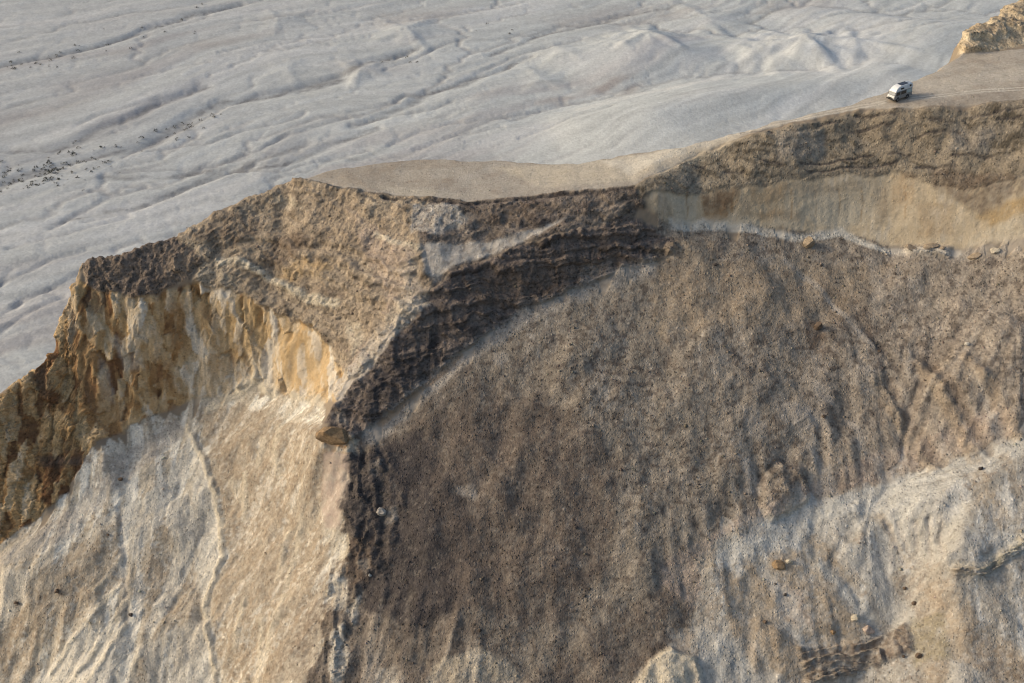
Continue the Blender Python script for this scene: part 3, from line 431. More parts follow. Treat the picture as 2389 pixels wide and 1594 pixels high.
PLAIN_LINES_FINE = [
    (1.2, 0.7, [(-119.2,216.8),(-112.5,220.5),(-107.9,221.9),(-104.4,223.8)]),
    (1.3, 0.7, [(-94.2,231.2),(-90.7,237.3),(-84.4,246.5),(-83.0,249.6)]),
    (1.3, 0.55, [(-82.7,248.7),(-76.6,261.3),(-69.1,270.6),(-60.1,273.9),(-49.3,283.9)]),
    (1, 0.5, [(-88.5,233.5),(-76.6,237.3),(-68.5,245.4),(-60.4,249.6),(-54.7,256.2)]),
    (1, 0.5, [(-99.0,194.9),(-96.2,200.5),(-90.9,207.8),(-84.7,213.2)]),
    (1, 0.45, [(-91.7,198.4),(-82.1,204.6),(-75.6,213.2),(-67.5,221.2),(-56.2,227.2)]),
    (1, 0.5, [(-92.2,221.2),(-78.4,223.6),(-68.8,227.2),(-62.7,233.5),(-56.9,242.7)]),
    (1, 0.45, [(-67.7,222.4),(-55.1,221.2),(-47.6,226.0),(-35.8,232.2)]),
    (1.1, 0.5, [(-43.3,256.8),(-34.3,259.8),(-30.6,263.4),(-29.3,268.4),(-21.1,272.2),(-11.7,280.5),(-1.9,289.2)]),
    (1.1, 0.5, [(-41.0,248.2),(-31.3,252.4),(-20.3,258.3),(-15.9,264.3)]),
    (1, 0.5, [(-39.0,292.8),(-34.9,296.5),(-34.0,301.0),(-28.4,304.8)]),
    (1, 0.4, [(-37.2,287.4),(-25.6,302.1),(-15.5,311.9)]),
    (1, 0.4, [(-10.6,283.9),(-1.9,296.5),(11.3,305.9),(20.9,311.9)]),
    (1.2, 0.6, [(-149.3,290.3),(-137.4,299.4),(-123.8,309.9)]),
    (1, 0.45, [(-123.8,309.9),(-114.6,324.3),(-105.2,330.8),(-90.5,347.9)]),
    (1, 0.4, [(-90.5,347.9),(-78.0,351.8),(-65.3,356.7)]),
    (1, 0.4, [(-114.1,248.2),(-99.3,262.8),(-90.8,270.6)]),
    (1, 0.4, [(-108.2,280.5),(-98.2,289.2),(-88.9,292.8)]),
    (1, 0.35, [(-88.1,300.2),(-74.7,311.9),(-56.4,315.9)]),
    (1, 0.4, [(-80.7,328.6),(-59.6,337.6),(-40.8,351.8)]),
    (1, 0.4, [(-38.6,328.6),(-19.4,337.6),(0.7,349.3)]),
    (1, 0.45, [(8.8,315.9),(17.5,326.5),(35.2,337.6),(47.4,344.5)]),
    (1, 0.35, [(-12.9,248.2),(2.9,255.3),(19.4,262.8),(38.7,267.5)]),
    (1, 0.35, [(2.7,237.3),(13.9,245.4),(25.5,251.0)]),
    (1, 0.35, [(45.6,328.6),(63.5,335.3),(84.0,337.6)]),
    (1, 0.35, [(99.0,328.6),(118.4,337.6),(135.8,346.9)]),
    (1, 0.35, [(98.1,313.9),(120.3,320.1),(141.9,330.8)]),
    (1, 0.3, [(103.2,307.9),(122.4,313.9),(139.5,320.1)]),
    (1, 0.4, [(-101.3,173.0),(-95.2,179.8),(-88.4,186.0)]),
    (1, 0.4, [(-95.7,163.5),(-91.2,171.4),(-87.5,178.1)]),
    (1, 0.4, [(-94.4,156.1),(-89.9,163.5),(-86.6,168.2)]),
    (1, 0.35, [(-104.2,186.9),(-94.4,192.6),(-83.8,200.5)]),
    (1, 0.4, [(-60.3,237.3),(-52.9,245.4),(-42.7,252.4)]),
    (1, 0.35, [(-31.8,234.8),(-23.7,242.7),(-13.0,249.6)]),
    (1, 0.35, [(-24.1,233.5),(-13.7,241.3),(-2.8,245.4)]),
    (3, -0.7, [(17.7,253.3),(28.5,259.2),(38.3,263.7),(56.4,273.9),(71.7,277.5),(89.5,279.8),(103.3,285.0)]),  # sunlit crest edge of the low spur, painted pale
    (2, -0.5, [(40.5,262.8),(51.3,272.2),(62.1,278.8)]),
    (2, -0.5, [(-72.8,173.0),(-83.5,171.4),(-96.1,160.5)]),
    (1.5, -0.5, [(-99.9,169.8),(-93.9,176.4),(-87.8,181.5)]),
    (1.6, -0.5, [(-100.8,256.2),(-99.3,262.8),(-91.6,273.9)]),
    (1.6, -0.4, [(29.1,296.5),(41.4,315.1),(43.7,311.9)]),
    (1.6, -0.5, [(75.6,296.5),(88.8,308.7),(89.9,302.1)]),
    (1.6, -0.4, [(-59.0,220.1),(-61.6,213.2),(-67.5,204.6)]),
]

# ------------------------------------------------------------------ noise and raster helpers
rs = np.random.RandomState(7)
PERM = np.concatenate([rs.permutation(256)] * 2).astype(np.int32)
ANG = rs.rand(256) * 2 * np.pi
GX, GY = np.cos(ANG).astype(np.float32), np.sin(ANG).astype(np.float32)
g3 = rs.normal(size=(256, 3)); g3 /= np.linalg.norm(g3, axis=1)[:, None]; G3 = g3.astype(np.float32)
def fade(t): return t * t * t * (t * (t * 6 - 15) + 10)
def perlin2(x, y, seed=0):
    x = np.asarray(x, np.float32); y = np.asarray(y, np.float32)
    xf = np.floor(x); yf = np.floor(y); xi = xf.astype(np.int32) + seed * 37; yi = yf.astype(np.int32) + seed * 101
    x = x - xf; y = y - yf; u = fade(x); v = fade(y)
    def g(i, j, dx, dy):
        h = PERM[(PERM[(xi + i) & 255] + yi + j) & 255]
        return GX[h] * dx + GY[h] * dy
    a = g(0, 0, x, y); b = g(1, 0, x - 1, y); a = a + u * (b - a)
    c = g(0, 1, x, y - 1); d = g(1, 1, x - 1, y - 1); c = c + u * (d - c)
    return (a + v * (c - a)) * 1.5
def perlin3(x, y, z, seed=0):
    x = np.asarray(x, np.float32); y = np.asarray(y, np.float32); z = np.asarray(z, np.float32)
    xf = np.floor(x); yf = np.floor(y); zf = np.floor(z)
    xi = xf.astype(np.int32) + seed * 37; yi = yf.astype(np.int32) + seed * 101; zi = zf.astype(np.int32) + seed * 53
    x = x - xf; y = y - yf; z = z - zf; u = fade(x); v = fade(y); w_ = fade(z)
    def g(i, j, k):
        h = PERM[(PERM[(PERM[(xi + i) & 255] + yi + j) & 255] + zi + k) & 255]
        return G3[h, 0] * (x - i) + G3[h, 1] * (y - j) + G3[h, 2] * (z - k)
    r = []
    for k in (0, 1):
        a = g(0, 0, k); a = a + u * (g(1, 0, k) - a)
        c = g(0, 1, k); c = c + u * (g(1, 1, k) - c)
        r.append(a + v * (c - a))
    return (r[0] + w_ * (r[1] - r[0])) * 1.4
def fbm2(x, y, oct=4, seed=0, gain=0.5):
    s = 0; a = 1; n = 0
    for i in range(oct):
        s = s + a * perlin2(x * 2 ** i, y * 2 ** i, seed + i); n += a; a *= gain
    return s / n
def fbm3(x, y, z, oct=4, seed=0, gain=0.5):
    s = 0; a = 1; n = 0
    for i in range(oct):
        f = 2 ** i; s = s + a * perlin3(x * f, y * f, z * f, seed + i); n += a; a *= gain
    return s / n
def ridge(n): return 1 - np.abs(n) * 2
def cells2(x, y, seed=0):
    """nearest random site: distance, gap to the second nearest, random value, tilted-facet height"""
    x = np.asarray(x, np.float32); y = np.asarray(y, np.float32)
    xi = np.floor(x).astype(np.int32); yi = np.floor(y).astype(np.int32)
    d1 = np.full(x.shape, 9, np.float32); d2 = d1.copy(); v = np.zeros(x.shape, np.float32); ft = np.zeros(x.shape, np.float32)
    for i in (-1, 0, 1):
        for j in (-1, 0, 1):
            h = PERM[(PERM[(xi + i + seed * 37) & 255] + yi + j + seed * 11) & 255]
            h2 = PERM[(h + 91) & 255]
            ox = x - xi - i - h / 256.; oy = y - yi - j - h2 / 256.
            d = np.hypot(ox, oy).astype(np.float32)
            n = d < d1
            d2 = np.where(n, d1, np.minimum(d2, d)); v = np.where(n, PERM[(h + 17) & 255] / 255., v)
            ft = np.where(n, (PERM[(h + 33) & 255] / 127.5 - 1) * ox + (PERM[(h2 + 7) & 255] / 127.5 - 1) * oy, ft); d1 = np.where(n, d, d1)
    return d1, d2 - d1, v, ft
def sstep(a, b, x): t = np.clip((x - a) / (b - a), 0, 1); return t * t * (3 - 2 * t)
def blur(a, s):
    if s <= 0.2: return a
    n = int(math.ceil(s * 3)); k = np.exp(-0.5 * (np.arange(-n, n + 1) / s) ** 2).astype(np.float32); k /= k.sum()
    for ax in (0, 1):
        p = np.pad(a, [(n, n) if i == ax else (0, 0) for i in (0, 1)], mode='edge'); L = a.shape[ax]; r = np.zeros_like(a)
        for i, kv in enumerate(k): r += kv * (p[i:i + L] if ax == 0 else p[:, i:i + L])
        a = r
    return a
class Grid:
    def __init__(s, x0, x1, y0, y1, d):
        s.x0, s.y0, s.d = x0, y0, d; s.nx = int(round((x1 - x0) / d)) + 1; s.ny = int(round((y1 - y0) / d)) + 1
        s.X, s.Y = np.meshgrid(x0 + d * np.arange(s.nx), y0 + d * np.arange(s.ny))
        s.X = s.X.astype(np.float32); s.Y = s.Y.astype(np.float32)
    def sample(s, A, x, y):
        fx = np.clip((x - s.x0) / s.d, 0, s.nx - 1.001); fy = np.clip((y - s.y0) / s.d, 0, s.ny - 1.001)
        i = fx.astype(np.int32); j = fy.astype(np.int32); u = fx - i; v = fy - j
        return (A[j, i] * (1 - u) + A[j, i + 1] * u) * (1 - v) + (A[j + 1, i] * (1 - u) + A[j + 1, i + 1] * u) * v
def tin(grid, lines, points):
    V, E, Z = [], [], []
    for con, p in lines:
        i0 = len(V)
        for a in p: V.append(Vector(a[:2])); Z.append(a[2])
        if con: E += [(i, i + 1) for i in range(i0, len(V) - 1)]
    for a in points: V.append(Vector(a[:2])); Z.append(a[2])
    ov, oe, of, mv, me, mf = delaunay_2d_cdt(V, E, [], 0, 1e-3)
    z = [Z[m[0]] if m else None for m in mv]
    for i in range(len(z)):
        if z[i] is None: z[i] = min(((ov[i] - ov[j]).length, z[j]) for j in range(len(z)) if mv[j])[1]
    out = np.full(grid.X.shape, np.nan, np.float32)
    for f in of:
        (ax, ay), (bx, by), (cx, cy) = [tuple(ov[k]) for k in f]
        za, zb, zc = [z[k] for k in f]
        i0 = max(0, int((min(ax, bx, cx) - grid.x0) / grid.d)); i1 = min(grid.nx, int((max(ax, bx, cx) - grid.x0) / grid.d) + 2)
        j0 = max(0, int((min(ay, by, cy) - grid.y0) / grid.d)); j1 = min(grid.ny, int((max(ay, by, cy) - grid.y0) / grid.d) + 2)
        if i0 >= i1 or j0 >= j1: continue
        X = grid.X[j0:j1, i0:i1]; Y = grid.Y[j0:j1, i0:i1]
        D = (by - cy) * (ax - cx) + (cx - bx) * (ay - cy)
        if abs(D) < 1e-9: continue
        l1 = ((by - cy) * (X - cx) + (cx - bx) * (Y - cy)) / D; l2 = ((cy - ay) * (X - cx) + (ax - cx) * (Y - cy)) / D; l3 = 1 - l1 - l2
        m = (l1 >= -1e-5) & (l2 >= -1e-5) & (l3 >= -1e-5)
        out[j0:j1, i0:i1][m] = (l1 * za + l2 * zb + l3 * zc)[m]
    return out
def dist_line(X, Y, p, far):
    """distance to a polyline in plan, only computed near it"""
    D = np.full(X.shape, far, np.float32)
    for a, b in zip(p, p[1:]):
        m = (X > min(a[0], b[0]) - far) & (X < max(a[0], b[0]) + far) & (Y > min(a[1], b[1]) - far) & (Y < max(a[1], b[1]) + far)
        if not m.any(): continue
        x = X[m]; y = Y[m]; dx, dy = b[0] - a[0], b[1] - a[1]; L = dx * dx + dy * dy + 1e-9
        t = np.clip(((x - a[0]) * dx + (y - a[1]) * dy) / L, 0, 1)
        D[m] = np.minimum(D[m], np.hypot(x - a[0] - t * dx, y - a[1] - t * dy))
    return D
def inside(X, Y, p, soft):
    """soft membership of a closed outline in plan"""
    r = np.zeros(X.shape, np.float32)
    xs = [a[0] for a in p]; ys = [a[1] for a in p]
    m = (X > min(xs) - soft) & (X < max(xs) + soft) & (Y > min(ys) - soft) & (Y < max(ys) + soft)
    if not m.any(): return r
    x = X[m]; y = Y[m]; c = np.zeros(x.shape, bool); d = np.full(x.shape, 99, np.float32)
    for a, b in zip(p, p[1:] + p[:1]):
        k = (a[1] > y) != (b[1] > y)
        with np.errstate(all='ignore'): c ^= k & (x < (b[0] - a[0]) * (y - a[1]) / (b[1] - a[1] + 1e-12) + a[0])
        dx, dy = b[0] - a[0], b[1] - a[1]; L = dx * dx + dy * dy + 1e-9
        t = np.clip(((x - a[0]) * dx + (y - a[1]) * dy) / L, 0, 1)
        d = np.minimum(d, np.hypot(x - a[0] - t * dx, y - a[1] - t * dy))
    r[m] = sstep(-soft, soft, np.where(c, d, -d))
    return r
def smear(grid, N, Zs, length, step):
    """average a noise field along the fall line: what runs down a slope"""
    gy, gx = np.gradient(Zs, grid.d); m = np.hypot(gx, gy) + 1e-4
    gx = -gx / m; gy = -gy / m
    out = N.copy(); n = 1
    for sgn in (1, -1):
        x = grid.X.copy(); y = grid.Y.copy()
        for k in range(int(length / step)):
            dx = grid.sample(gx, x, y); dy = grid.sample(gy, x, y)
            x += sgn * step * dx; y += sgn * step * dy
            out += grid.sample(N, x, y); n += 1
    return out / math.sqrt(n)
def drainage(Z):
    """upstream area of every cell (priority-flood filled, steepest descent)"""
    ny, nx = Z.shape; N = ny * nx
    z = Z.ravel().tolist(); done = bytearray(N); heap = []; rec = [-1] * N; order = []
    for i in range(nx):
        for j in (0, ny - 1): heap.append((z[j * nx + i], j * nx + i)); done[j * nx + i] = 1
    for j in range(1, ny - 1):
        for i in (0, nx - 1): heap.append((z[j * nx + i], j * nx + i)); done[j * nx + i] = 1
    heapq.heapify(heap); off = (-1, 1, -nx, nx, -nx - 1, -nx + 1, nx - 1, nx + 1); pop = heapq.heappop; push = heapq.heappush
    while heap:
        h, c = pop(heap); order.append(c)
        i = c % nx
        if i == 0 or i == nx - 1 or c < nx or c >= N - nx:
            nb = [c + o for o in off if 0 <= c + o < N and abs((c + o) % nx - i) <= 1]
        else: nb = [c + o for o in off]
        for n in nb:
            if not done[n]:
                done[n] = 1; rec[n] = c
                zn = z[n]
                if zn < h: zn = h + 1e-4
                push(heap, (zn, n))
    acc = [1.0] * N
    for c in reversed(order):
        r = rec[c]
        if r >= 0: acc[r] += acc[c]
    return np.array(acc, np.float32).reshape(ny, nx)
def mix(a, b, t): return a + (b - a) * t
def mixc(C, c, t): return C + (np.array(c, np.float32) - C) * t[..., None]

def grid_mesh(name, X, Y, Z, colour, attrs, mat, keep=None, nrm=None):
    """a sheet of quads (survey units in, metres out); keep = mask of the quads that belong to it"""
    ny, nx = X.shape; n = nx * ny
    i = np.arange(n, dtype=np.int32).reshape(ny, nx)
    q = np.stack([i[:-1, :-1], i[:-1, 1:], i[1:, 1:], i[1:, :-1]], -1).reshape(-1, 4)
    co = (np.stack([X, Y, Z], -1) * S).astype(np.float32).reshape(-1, 3); idx = np.arange(n)
    if keep is not None:
        q = q[keep.ravel()]; idx, q = np.unique(q, return_inverse=True); q = q.reshape(-1, 4).astype(np.int32)
    me = bpy.data.meshes.new(name)
    me.vertices.add(len(idx)); me.vertices.foreach_set('co', co[idx].ravel())
    me.loops.add(q.size); me.loops.foreach_set('vertex_index', q.ravel())
    me.polygons.add(len(q)); me.polygons.foreach_set('loop_start', np.arange(0, q.size, 4, dtype=np.int32))
    me.update(calc_edges=True)
    me.polygons.foreach_set('use_smooth', np.ones(len(q), bool))
    a = me.color_attributes.new('albedo', 'FLOAT_COLOR', 'POINT')
    c = np.ones((len(idx), 4), np.float32); c[:, :3] = np.clip(colour.reshape(-1, 3)[idx], 0.01, 0.9); a.data.foreach_set('color', c.ravel())
    for k, v in attrs.items():
        at = me.attributes.new(k, 'FLOAT', 'POINT'); at.data.foreach_set('value', v.astype(np.float32).ravel()[idx])
    if nrm is not None: me.normals_split_custom_set_from_vertices(nrm.reshape(-1, 3)[idx])
    me.materials.append(mat)
    o = bpy.data.objects.new(name, me); col.objects.link(o); o['kind'] = 'structure'
    return o

# ------------------------------------------------------------------ materials
def N_(nt, t, **k):
    n = nt.nodes.new(t)
    for a, v in k.items(): setattr(n, a, v)
    return n
def ground_material(name, speck, fine_scale, bump_dist, stones=True):
    m = bpy.data.materials.new(name); m.use_nodes = True; nt = m.node_tree; L = nt.links
    b = nt.nodes['Principled BSDF']; b.inputs['Roughness'].default_value = 0.95; b.inputs['Specular IOR Level'].default_value = 0.15
    at = N_(nt, 'ShaderNodeAttribute', attribute_name='albedo'); gr = N_(nt, 'ShaderNodeAttribute', attribute_name='grit')
    tc = N_(nt, 'ShaderNodeTexCoord')
    n1 = N_(nt, 'ShaderNodeTexNoise'); fine_scale /= S; bump_dist *= S; n1.inputs['Scale'].default_value = fine_scale; n1.inputs['Detail'].default_value = 6; n1.inputs['Roughness'].default_value = 0.7
    n2 = N_(nt, 'ShaderNodeTexVoronoi'); n2.inputs['Scale'].default_value = fine_scale * 1.6; n2.inputs['Randomness'].default_value = 1
    n3 = N_(nt, 'ShaderNodeTexNoise'); n3.inputs['Scale'].default_value = fine_scale * 0.28; n3.inputs['Detail'].default_value = 5; n3.inputs['Roughness'].default_value = 0.65
    for n in (n1, n2, n3): L.new(tc.outputs['Object'], n.inputs['Vector'])
    # albedo * (1 + grit * speck * (noise - .5))
    def math_(op, a, b_, c=None):
        n = N_(nt, 'ShaderNodeMath', operation=op)
        for i, v in enumerate((a, b_, c)):
            if v is None: continue
            if hasattr(v, 'is_output'): L.new(v, n.inputs[i])
            else: n.inputs[i].default_value = v
        return n.outputs[0]
    s = math_('SUBTRACT', n1.outputs['Fac'], 0.5)
    s3 = math_('SUBTRACT', n3.outputs['Fac'], 0.5)
    sv = math_('SUBTRACT', n2.outputs['Color'], 0.5)
    t = math_('MULTIPLY_ADD', sv, 0.35, s)
    t = math_('MULTIPLY_ADD', s3, 0.8, t)
    t = math_('MULTIPLY', t, gr.outputs['Fac'])
    t = math_('MULTIPLY_ADD', t, speck, 1.0)
    t = math_('MAXIMUM', t, 0.3)
    hs = None
    if stones:
        for sc_, lo, hi, rad in ((2.6, 0.16, 0.84, 0.42), (1.15, 0.10, 0.90, 0.36)):
            v = N_(nt, 'ShaderNodeTexVoronoi'); v.inputs['Scale'].default_value = sc_; L.new(tc.outputs['Object'], v.inputs['Vector'])
            sep = N_(nt, 'ShaderNodeSeparateColor'); L.new(v.outputs['Color'], sep.inputs[0])
            near_ = math_('LESS_THAN', v.outputs['Distance'], rad)
            dk = math_('MULTIPLY', math_('GREATER_THAN', sep.outputs[0], hi), near_); lt = math_('MULTIPLY', math_('LESS_THAN', sep.outputs[0], lo), near_)
            k_ = math_('MULTIPLY_ADD', lt, 0.30, math_('MULTIPLY', dk, -0.34))
            t = math_('MULTIPLY', t, math_('MULTIPLY_ADD', k_, gr.outputs['Fac'], 1.0))
            hh = math_('MULTIPLY', math_('ADD', dk, lt), math_('SUBTRACT', rad, v.outputs['Distance']))
            hs = hh if hs is None else math_('ADD', hs, hh)
    vm = N_(nt, 'ShaderNodeVectorMath', operation='SCALE'); L.new(at.outputs['Color'], vm.inputs[0]); L.new(t, vm.inputs['Scale'])
    L.new(vm.outputs[0], b.inputs['Base Color'])
    h = math_('MULTIPLY_ADD', n2.outputs['Distance'], -0.5, n1.outputs['Fac'])
    h = math_('MULTIPLY_ADD', n3.outputs['Fac'], 1.5, h)
    if hs is not None: h = math_('MULTIPLY_ADD', hs, 2.5, h)
    h = math_('MULTIPLY', h, gr.outputs['Fac'])
    bp = N_(nt, 'ShaderNodeBump'); bp.inputs['Strength'].default_value = 1.0; bp.inputs['Distance'].default_value = bump_dist
    L.new(h, bp.inputs['Height']); L.new(bp.outputs[0], b.inputs['Normal'])
    return m
MAT_ROCK = ground_material('weathered_rock', 1.5, 2.6, 0.12)
MAT_PLAIN = ground_material('chalk_flat', 0.45, 1.2, 0.06, False)

# ------------------------------------------------------------------ the massif: headland, ridge, walls and scree
G = Grid(-86, 98, 46, 176, 0.2)
back = []
for a in MASSIF_LINES['sil'][1]: back += [(a[0] * 1.02, a[1] + 14, -66), (a[0] * 1.04, a[1] + 60, -66)]
for a in MASSIF_LINES['butte_top'][1][1:]: back += [(a[0] - 6, a[1] + 9, -66)]
back += [(-110, 100, -66), (-110, 180, -66), (-90, 130, -66), (110, 190, -10), (95, 180, -66), (0, 190, -66), (110, 120, 1), (110, 90, -30), (110, 40, -56), (0, 40, -60), (60, 40, -58), (-110, 40, -78), (-50, 40, -76), (-110, 80, -66)]
Z = tin(G, MASSIF_LINES.values(), back); Z = np.where(np.isnan(Z), -66, Z).astype(np.float32)
crisp = np.zeros(G.X.shape, np.float32)
for s_, p in MASSIF_LINES.values():
    if s_: crisp = np.maximum(crisp, 1 - sstep(2.0, 7.0, dist_line(G.X, G.Y, p, 8)))
wx = fbm2(G.X * 0.25, G.Y * 0.25, 3, 3) * 1.3; wy = fbm2(G.X * 0.25, G.Y * 0.25, 3, 9) * 1.3
Z = mix(blur(Z, 11), blur(Z, 2.2), crisp).astype(np.float32)
# plan-view wobble of every edge, then broad undulation
calm = np.zeros(G.X.shape, np.float32)
for n, p in REGIONS:
    if n == 'wall': calm = blur(inside(G.X, G.Y, p, 1.5), 5)
    if n == 'ledges': calm = np.maximum(calm, 0.5 * blur(inside(G.X, G.Y, p, 1.5), 5))
calm = np.clip(calm * 1.6, 0, 0.92)
Z = G.sample(Z, G.X + wx * 0.7 * (1 - calm), G.Y + wy * 0.7 * (1 - calm))
FLAT = np.zeros(G.X.shape, np.float32)
for n, p in REGIONS:
    if n == 'plateau': FLAT = inside(G.X, G.Y, p, 2.0)
Z = Z + fbm2(G.X * 0.09, G.Y * 0.09, 3, 21) * 1.3 * (1 - 0.85 * FLAT) * (1 - 0.5 * crisp) * (1 - calm)
Zs = blur(Z, 4)
wn = np.random.RandomState(3).normal(size=G.X.shape).astype(np.float32)
ST1 = smear(G, wn, Zs, 2.4, 0.2)                                         # fine run-off streaks
ST2 = smear(G, blur(np.random.RandomState(4).normal(size=G.X.shape).astype(np.float32), 3.0) * 8, Zs, 9, 0.6)   # broad ones
ST1 /= ST1.std(); ST2 /= ST2.std()
ST3 = smear(G, blur(np.random.RandomState(5).normal(size=G.X.shape).astype(np.float32), 1.6) * 5, Zs, 5, 0.4); ST3 /= ST3.std()
H = Grid(-86, 98, 46, 176, 0.5)
Zh = G.sample(blur(Z, 1.5), H.X, H.Y) + fbm2(H.X * 0.5, H.Y * 0.5, 3, 31) * 0.35
ACC = np.log1p(drainage(Zh)); ACC = blur(ACC.astype(np.float32), 0.7)
ACC = H.sample(ACC, G.X, G.Y)
print('massif base', round(time.time() - T0, 1))

# rows are spaced by length along the slope so that the cliffs get as many as the flats
NX, NY = 930, 960
xs = np.linspace(-84, 96, NX).astype(np.float32); yd = np.linspace(48, 174, 1261).astype(np.float32)
XX, YY = np.meshgrid(xs, yd)
zz = G.sample(blur(Z, 3), XX, YY); dz = np.gradient(zz, axis=0) / (yd[1] - yd[0])
wt = np.sqrt(1 + np.clip(dz, 0, 4) ** 2) / YY * 100 * np.where(dz < -0.8, 0.25, 1)
wt = blur(wt.astype(np.float32), 6)
cs = np.cumsum(wt, axis=0); cs = (cs - cs[0]) / (cs[-1] - cs[0])
X = np.tile(xs, (NY, 1)); Y = np.empty((NY, NX), np.float32); tt = np.linspace(0, 1, NY)
for i in range(NX): Y[:, i] = np.interp(tt, cs[:, i], yd)
Z0 = G.sample(Z, X, Y)
def normals(X, Y, Z):
    P = np.stack([X, Y, Z], -1); a = np.gradient(P, axis=1); b = np.gradient(P, axis=0)
    n = np.cross(a, b); return n / (np.linalg.norm(n, axis=-1, keepdims=True) + 1e-9)
st3 = G.sample(ST3, X, Y); st2 = G.sample(ST2, X, Y)
# membership of every vertex in the regions, edges made ragged by shifting the lookup
rx = fbm3(X * 0.5, Y * 0.5, Z0 * 0.5, 5, 41, 0.6) * 0.9; ry = fbm3(X * 0.5, Y * 0.5, Z0 * 0.5, 5, 47, 0.6) * 0.7
Xr, Yr = X + rx, Y + ry * 0.6
wob = fbm3(X * 0.35, Y * 0.35, Z0 * 0.35, 5, 181, 0.65)
RG = {}; names = [n for n, p in REGIONS]
for n, p in REGIONS:
    sl_ = n in ('chalk', 'scree', 'lit')
    m = inside(Xr + (1.6 * wob if sl_ else 0), Yr + (st3 * 0.9 + st2 * 0.5 if sl_ else 0), p, 0.16)
    for k in RG: RG[k] = RG[k] * (1 - m)
    RG[n] = m
print('regions', round(time.time() - T0, 1))
st1 = G.sample(ST1, X, Y); st2 = G.sample(ST2, X, Y); acc = G.sample(ACC, X, Y)
n_big = fbm3(X * 0.12, Y * 0.12, Z0 * 0.12, 4, 51); n_mid = fbm3(X * 0.45, Y * 0.45, Z0 * 0.45, 4, 57)
n_fine = fbm3(X * 1.7, Y * 1.7, Z0 * 1.7, 3, 63, 0.65); n_sharp = ridge(fbm3(X * 0.8, Y * 0.8, Z0 * 1.3, 3, 71))
flute = fbm3(X * 0.55, Y * 0.55, Z0 * 0.12, 4, 77)
zw = Z0 + n_big * 1.6 + n_mid * 0.25
def strata(h, k=3.0):
    f = zw / h; f = f - np.floor(f); return f ** k
str1 = strata(1.15) + 0.6 * strata(0.47)
zl_ = Z0 + n_big * 2.2 + n_mid * 0.9
str2 = sstep(-0.1, 0.35, perlin2(zl_ * 0.9, (X + Y) * 0.03, 5)) + 0.5 * sstep(-0.1, 0.3, perlin2(zl_ * 2.3, (X + Y) * 0.05, 8))
cd, cg, cv, cf = cells2(X * 0.42 + n_mid * 0.5 + 0.15 * Z0, Z0 * 0.24 + n_mid * 0.5 + Y * 0.1, 5)
_, cg2, cv2, cf2 = cells2(X * 1.15 + n_mid * 0.6 + 0.06 * Z0 * np.clip((X + 42) / 10, -2, 2), Z0 * 0.26 + Y * 0.1 + n_mid * 0.3, 9)
flute2 = fbm3(X * 1.6 + n_mid, Y * 0.9, Z0 * 0.10, 3, 79, 0.6)
facet = (cv - 0.5) * 0.5 + cf * 1.0 + ((cv2 - 0.5) * 0.5 + cf2 * 0.8)
PM = {}
for n_, op_, soft_, p_ in PATCHES:
    if n_.isupper(): PM[n_] = np.maximum(PM.get(n_, 0), inside(X + rx * soft_, Y + ry * soft_ * 0.7, p_, soft_ * 0.8) * op_)
D = np.zeros_like(X); grit = np.zeros_like(X)
def put(n, d, g):
    global D, grit
    D = D + RG[n] * d; grit = grit + RG[n] * g
put('head', n_mid * 0.45 + n_sharp * 0.14 + n_fine * 0.26 + str2 * 0.25, 0.85)
put('darktop', facet * 0.3 + n_mid * 0.5 + n_sharp * 0.2 + n_fine * 0.36, 1.1)
put('gold', (facet * 0.30 + flute * 0.3 + flute2 * 0.35) * (1 - 0.8 * PM['SMOOTH']) + n_fine * 0.08, 0.45)
put('brown', facet * 0.35 + flute * 0.4 + n_mid * 0.5 + n_fine * 0.2 + str1 * 0.2, 0.8)
put('dark', str2 * 0.42 + facet * 0.28 + n_mid * 0.35 + n_fine * 0.2, 0.9)
put('dark2', str2 * 0.22 + n_mid * 0.4 + n_fine * 0.24, 1.0)
put('ledges', str2 * 0.10 + n_mid * 0.13 + n_fine * 0.11, 0.7)
put('wall', flute * 0.035 + flute2 * 0.035 + facet * 0.04 + n_mid * 0.08 + str2 * 0.04 + n_fine * 0.03, 0.25)
put('scree', n_mid * 0.08 + n_fine * 0.085 + st2 * 0.02, 0.75)
put('lit', n_mid * 0.14 + n_fine * 0.085 + st2 * 0.06 + st1 * 0.02 - 0.1 * np.clip(acc - 3.4, 0, 4), 0.6)
put('chalk', n_mid * 0.16 + n_fine * 0.07 + st2 * 0.05 + st1 * 0.015 - 0.07 * np.clip(acc - 3, 0, 4), 0.6)
put('plateau', n_mid * 0.04 + n_fine * 0.02, 0.35)
put('butte', str2 * 0.5 + n_mid * 0.4 + n_fine * 0.25, 0.9)
D = D + (1 - sum(RG.values())) * n_mid * 0.4
D = D * (1 - 0.85 * PM['SMOOTH'] * (RG['lit'] + RG['dark'] + RG['dark2']))
D = D + PM['RIB'] * (st3 * 0.11 + st2 * 0.03 + n_mid * 0.15) + PM['CRAG'] * (0.15 + n_mid * 0.7 + facet * 0.4 + n_sharp * 0.2) + PM['STEP'] * (str1 * 0.5 + n_mid * 0.5 + 0.2) + PM['BULGE'] * (0.7 + n_mid * 0.5)
grit = grit * (1 - 0.6 * PM['SMOOTH'])
for n_, op_, w_, dz_, p_ in STREAK_LINES:
    if dz_: D = D + dz_ * (1 - sstep(0.25 * w_, w_, dist_line(Xr * 0.6 + X * 0.4, Yr * 0.6 + Y * 0.4, p_, w_ + 0.5))) * np.clip(0.8 + 1.6 * n_mid, 0, 1.2)
Nn = normals(X, Y, G.sample(blur(Z, 2.5), X, Y))
PX = X + Nn[..., 0] * D; PY = Y + Nn[..., 1] * D; PZ = Z0 + Nn[..., 2] * D
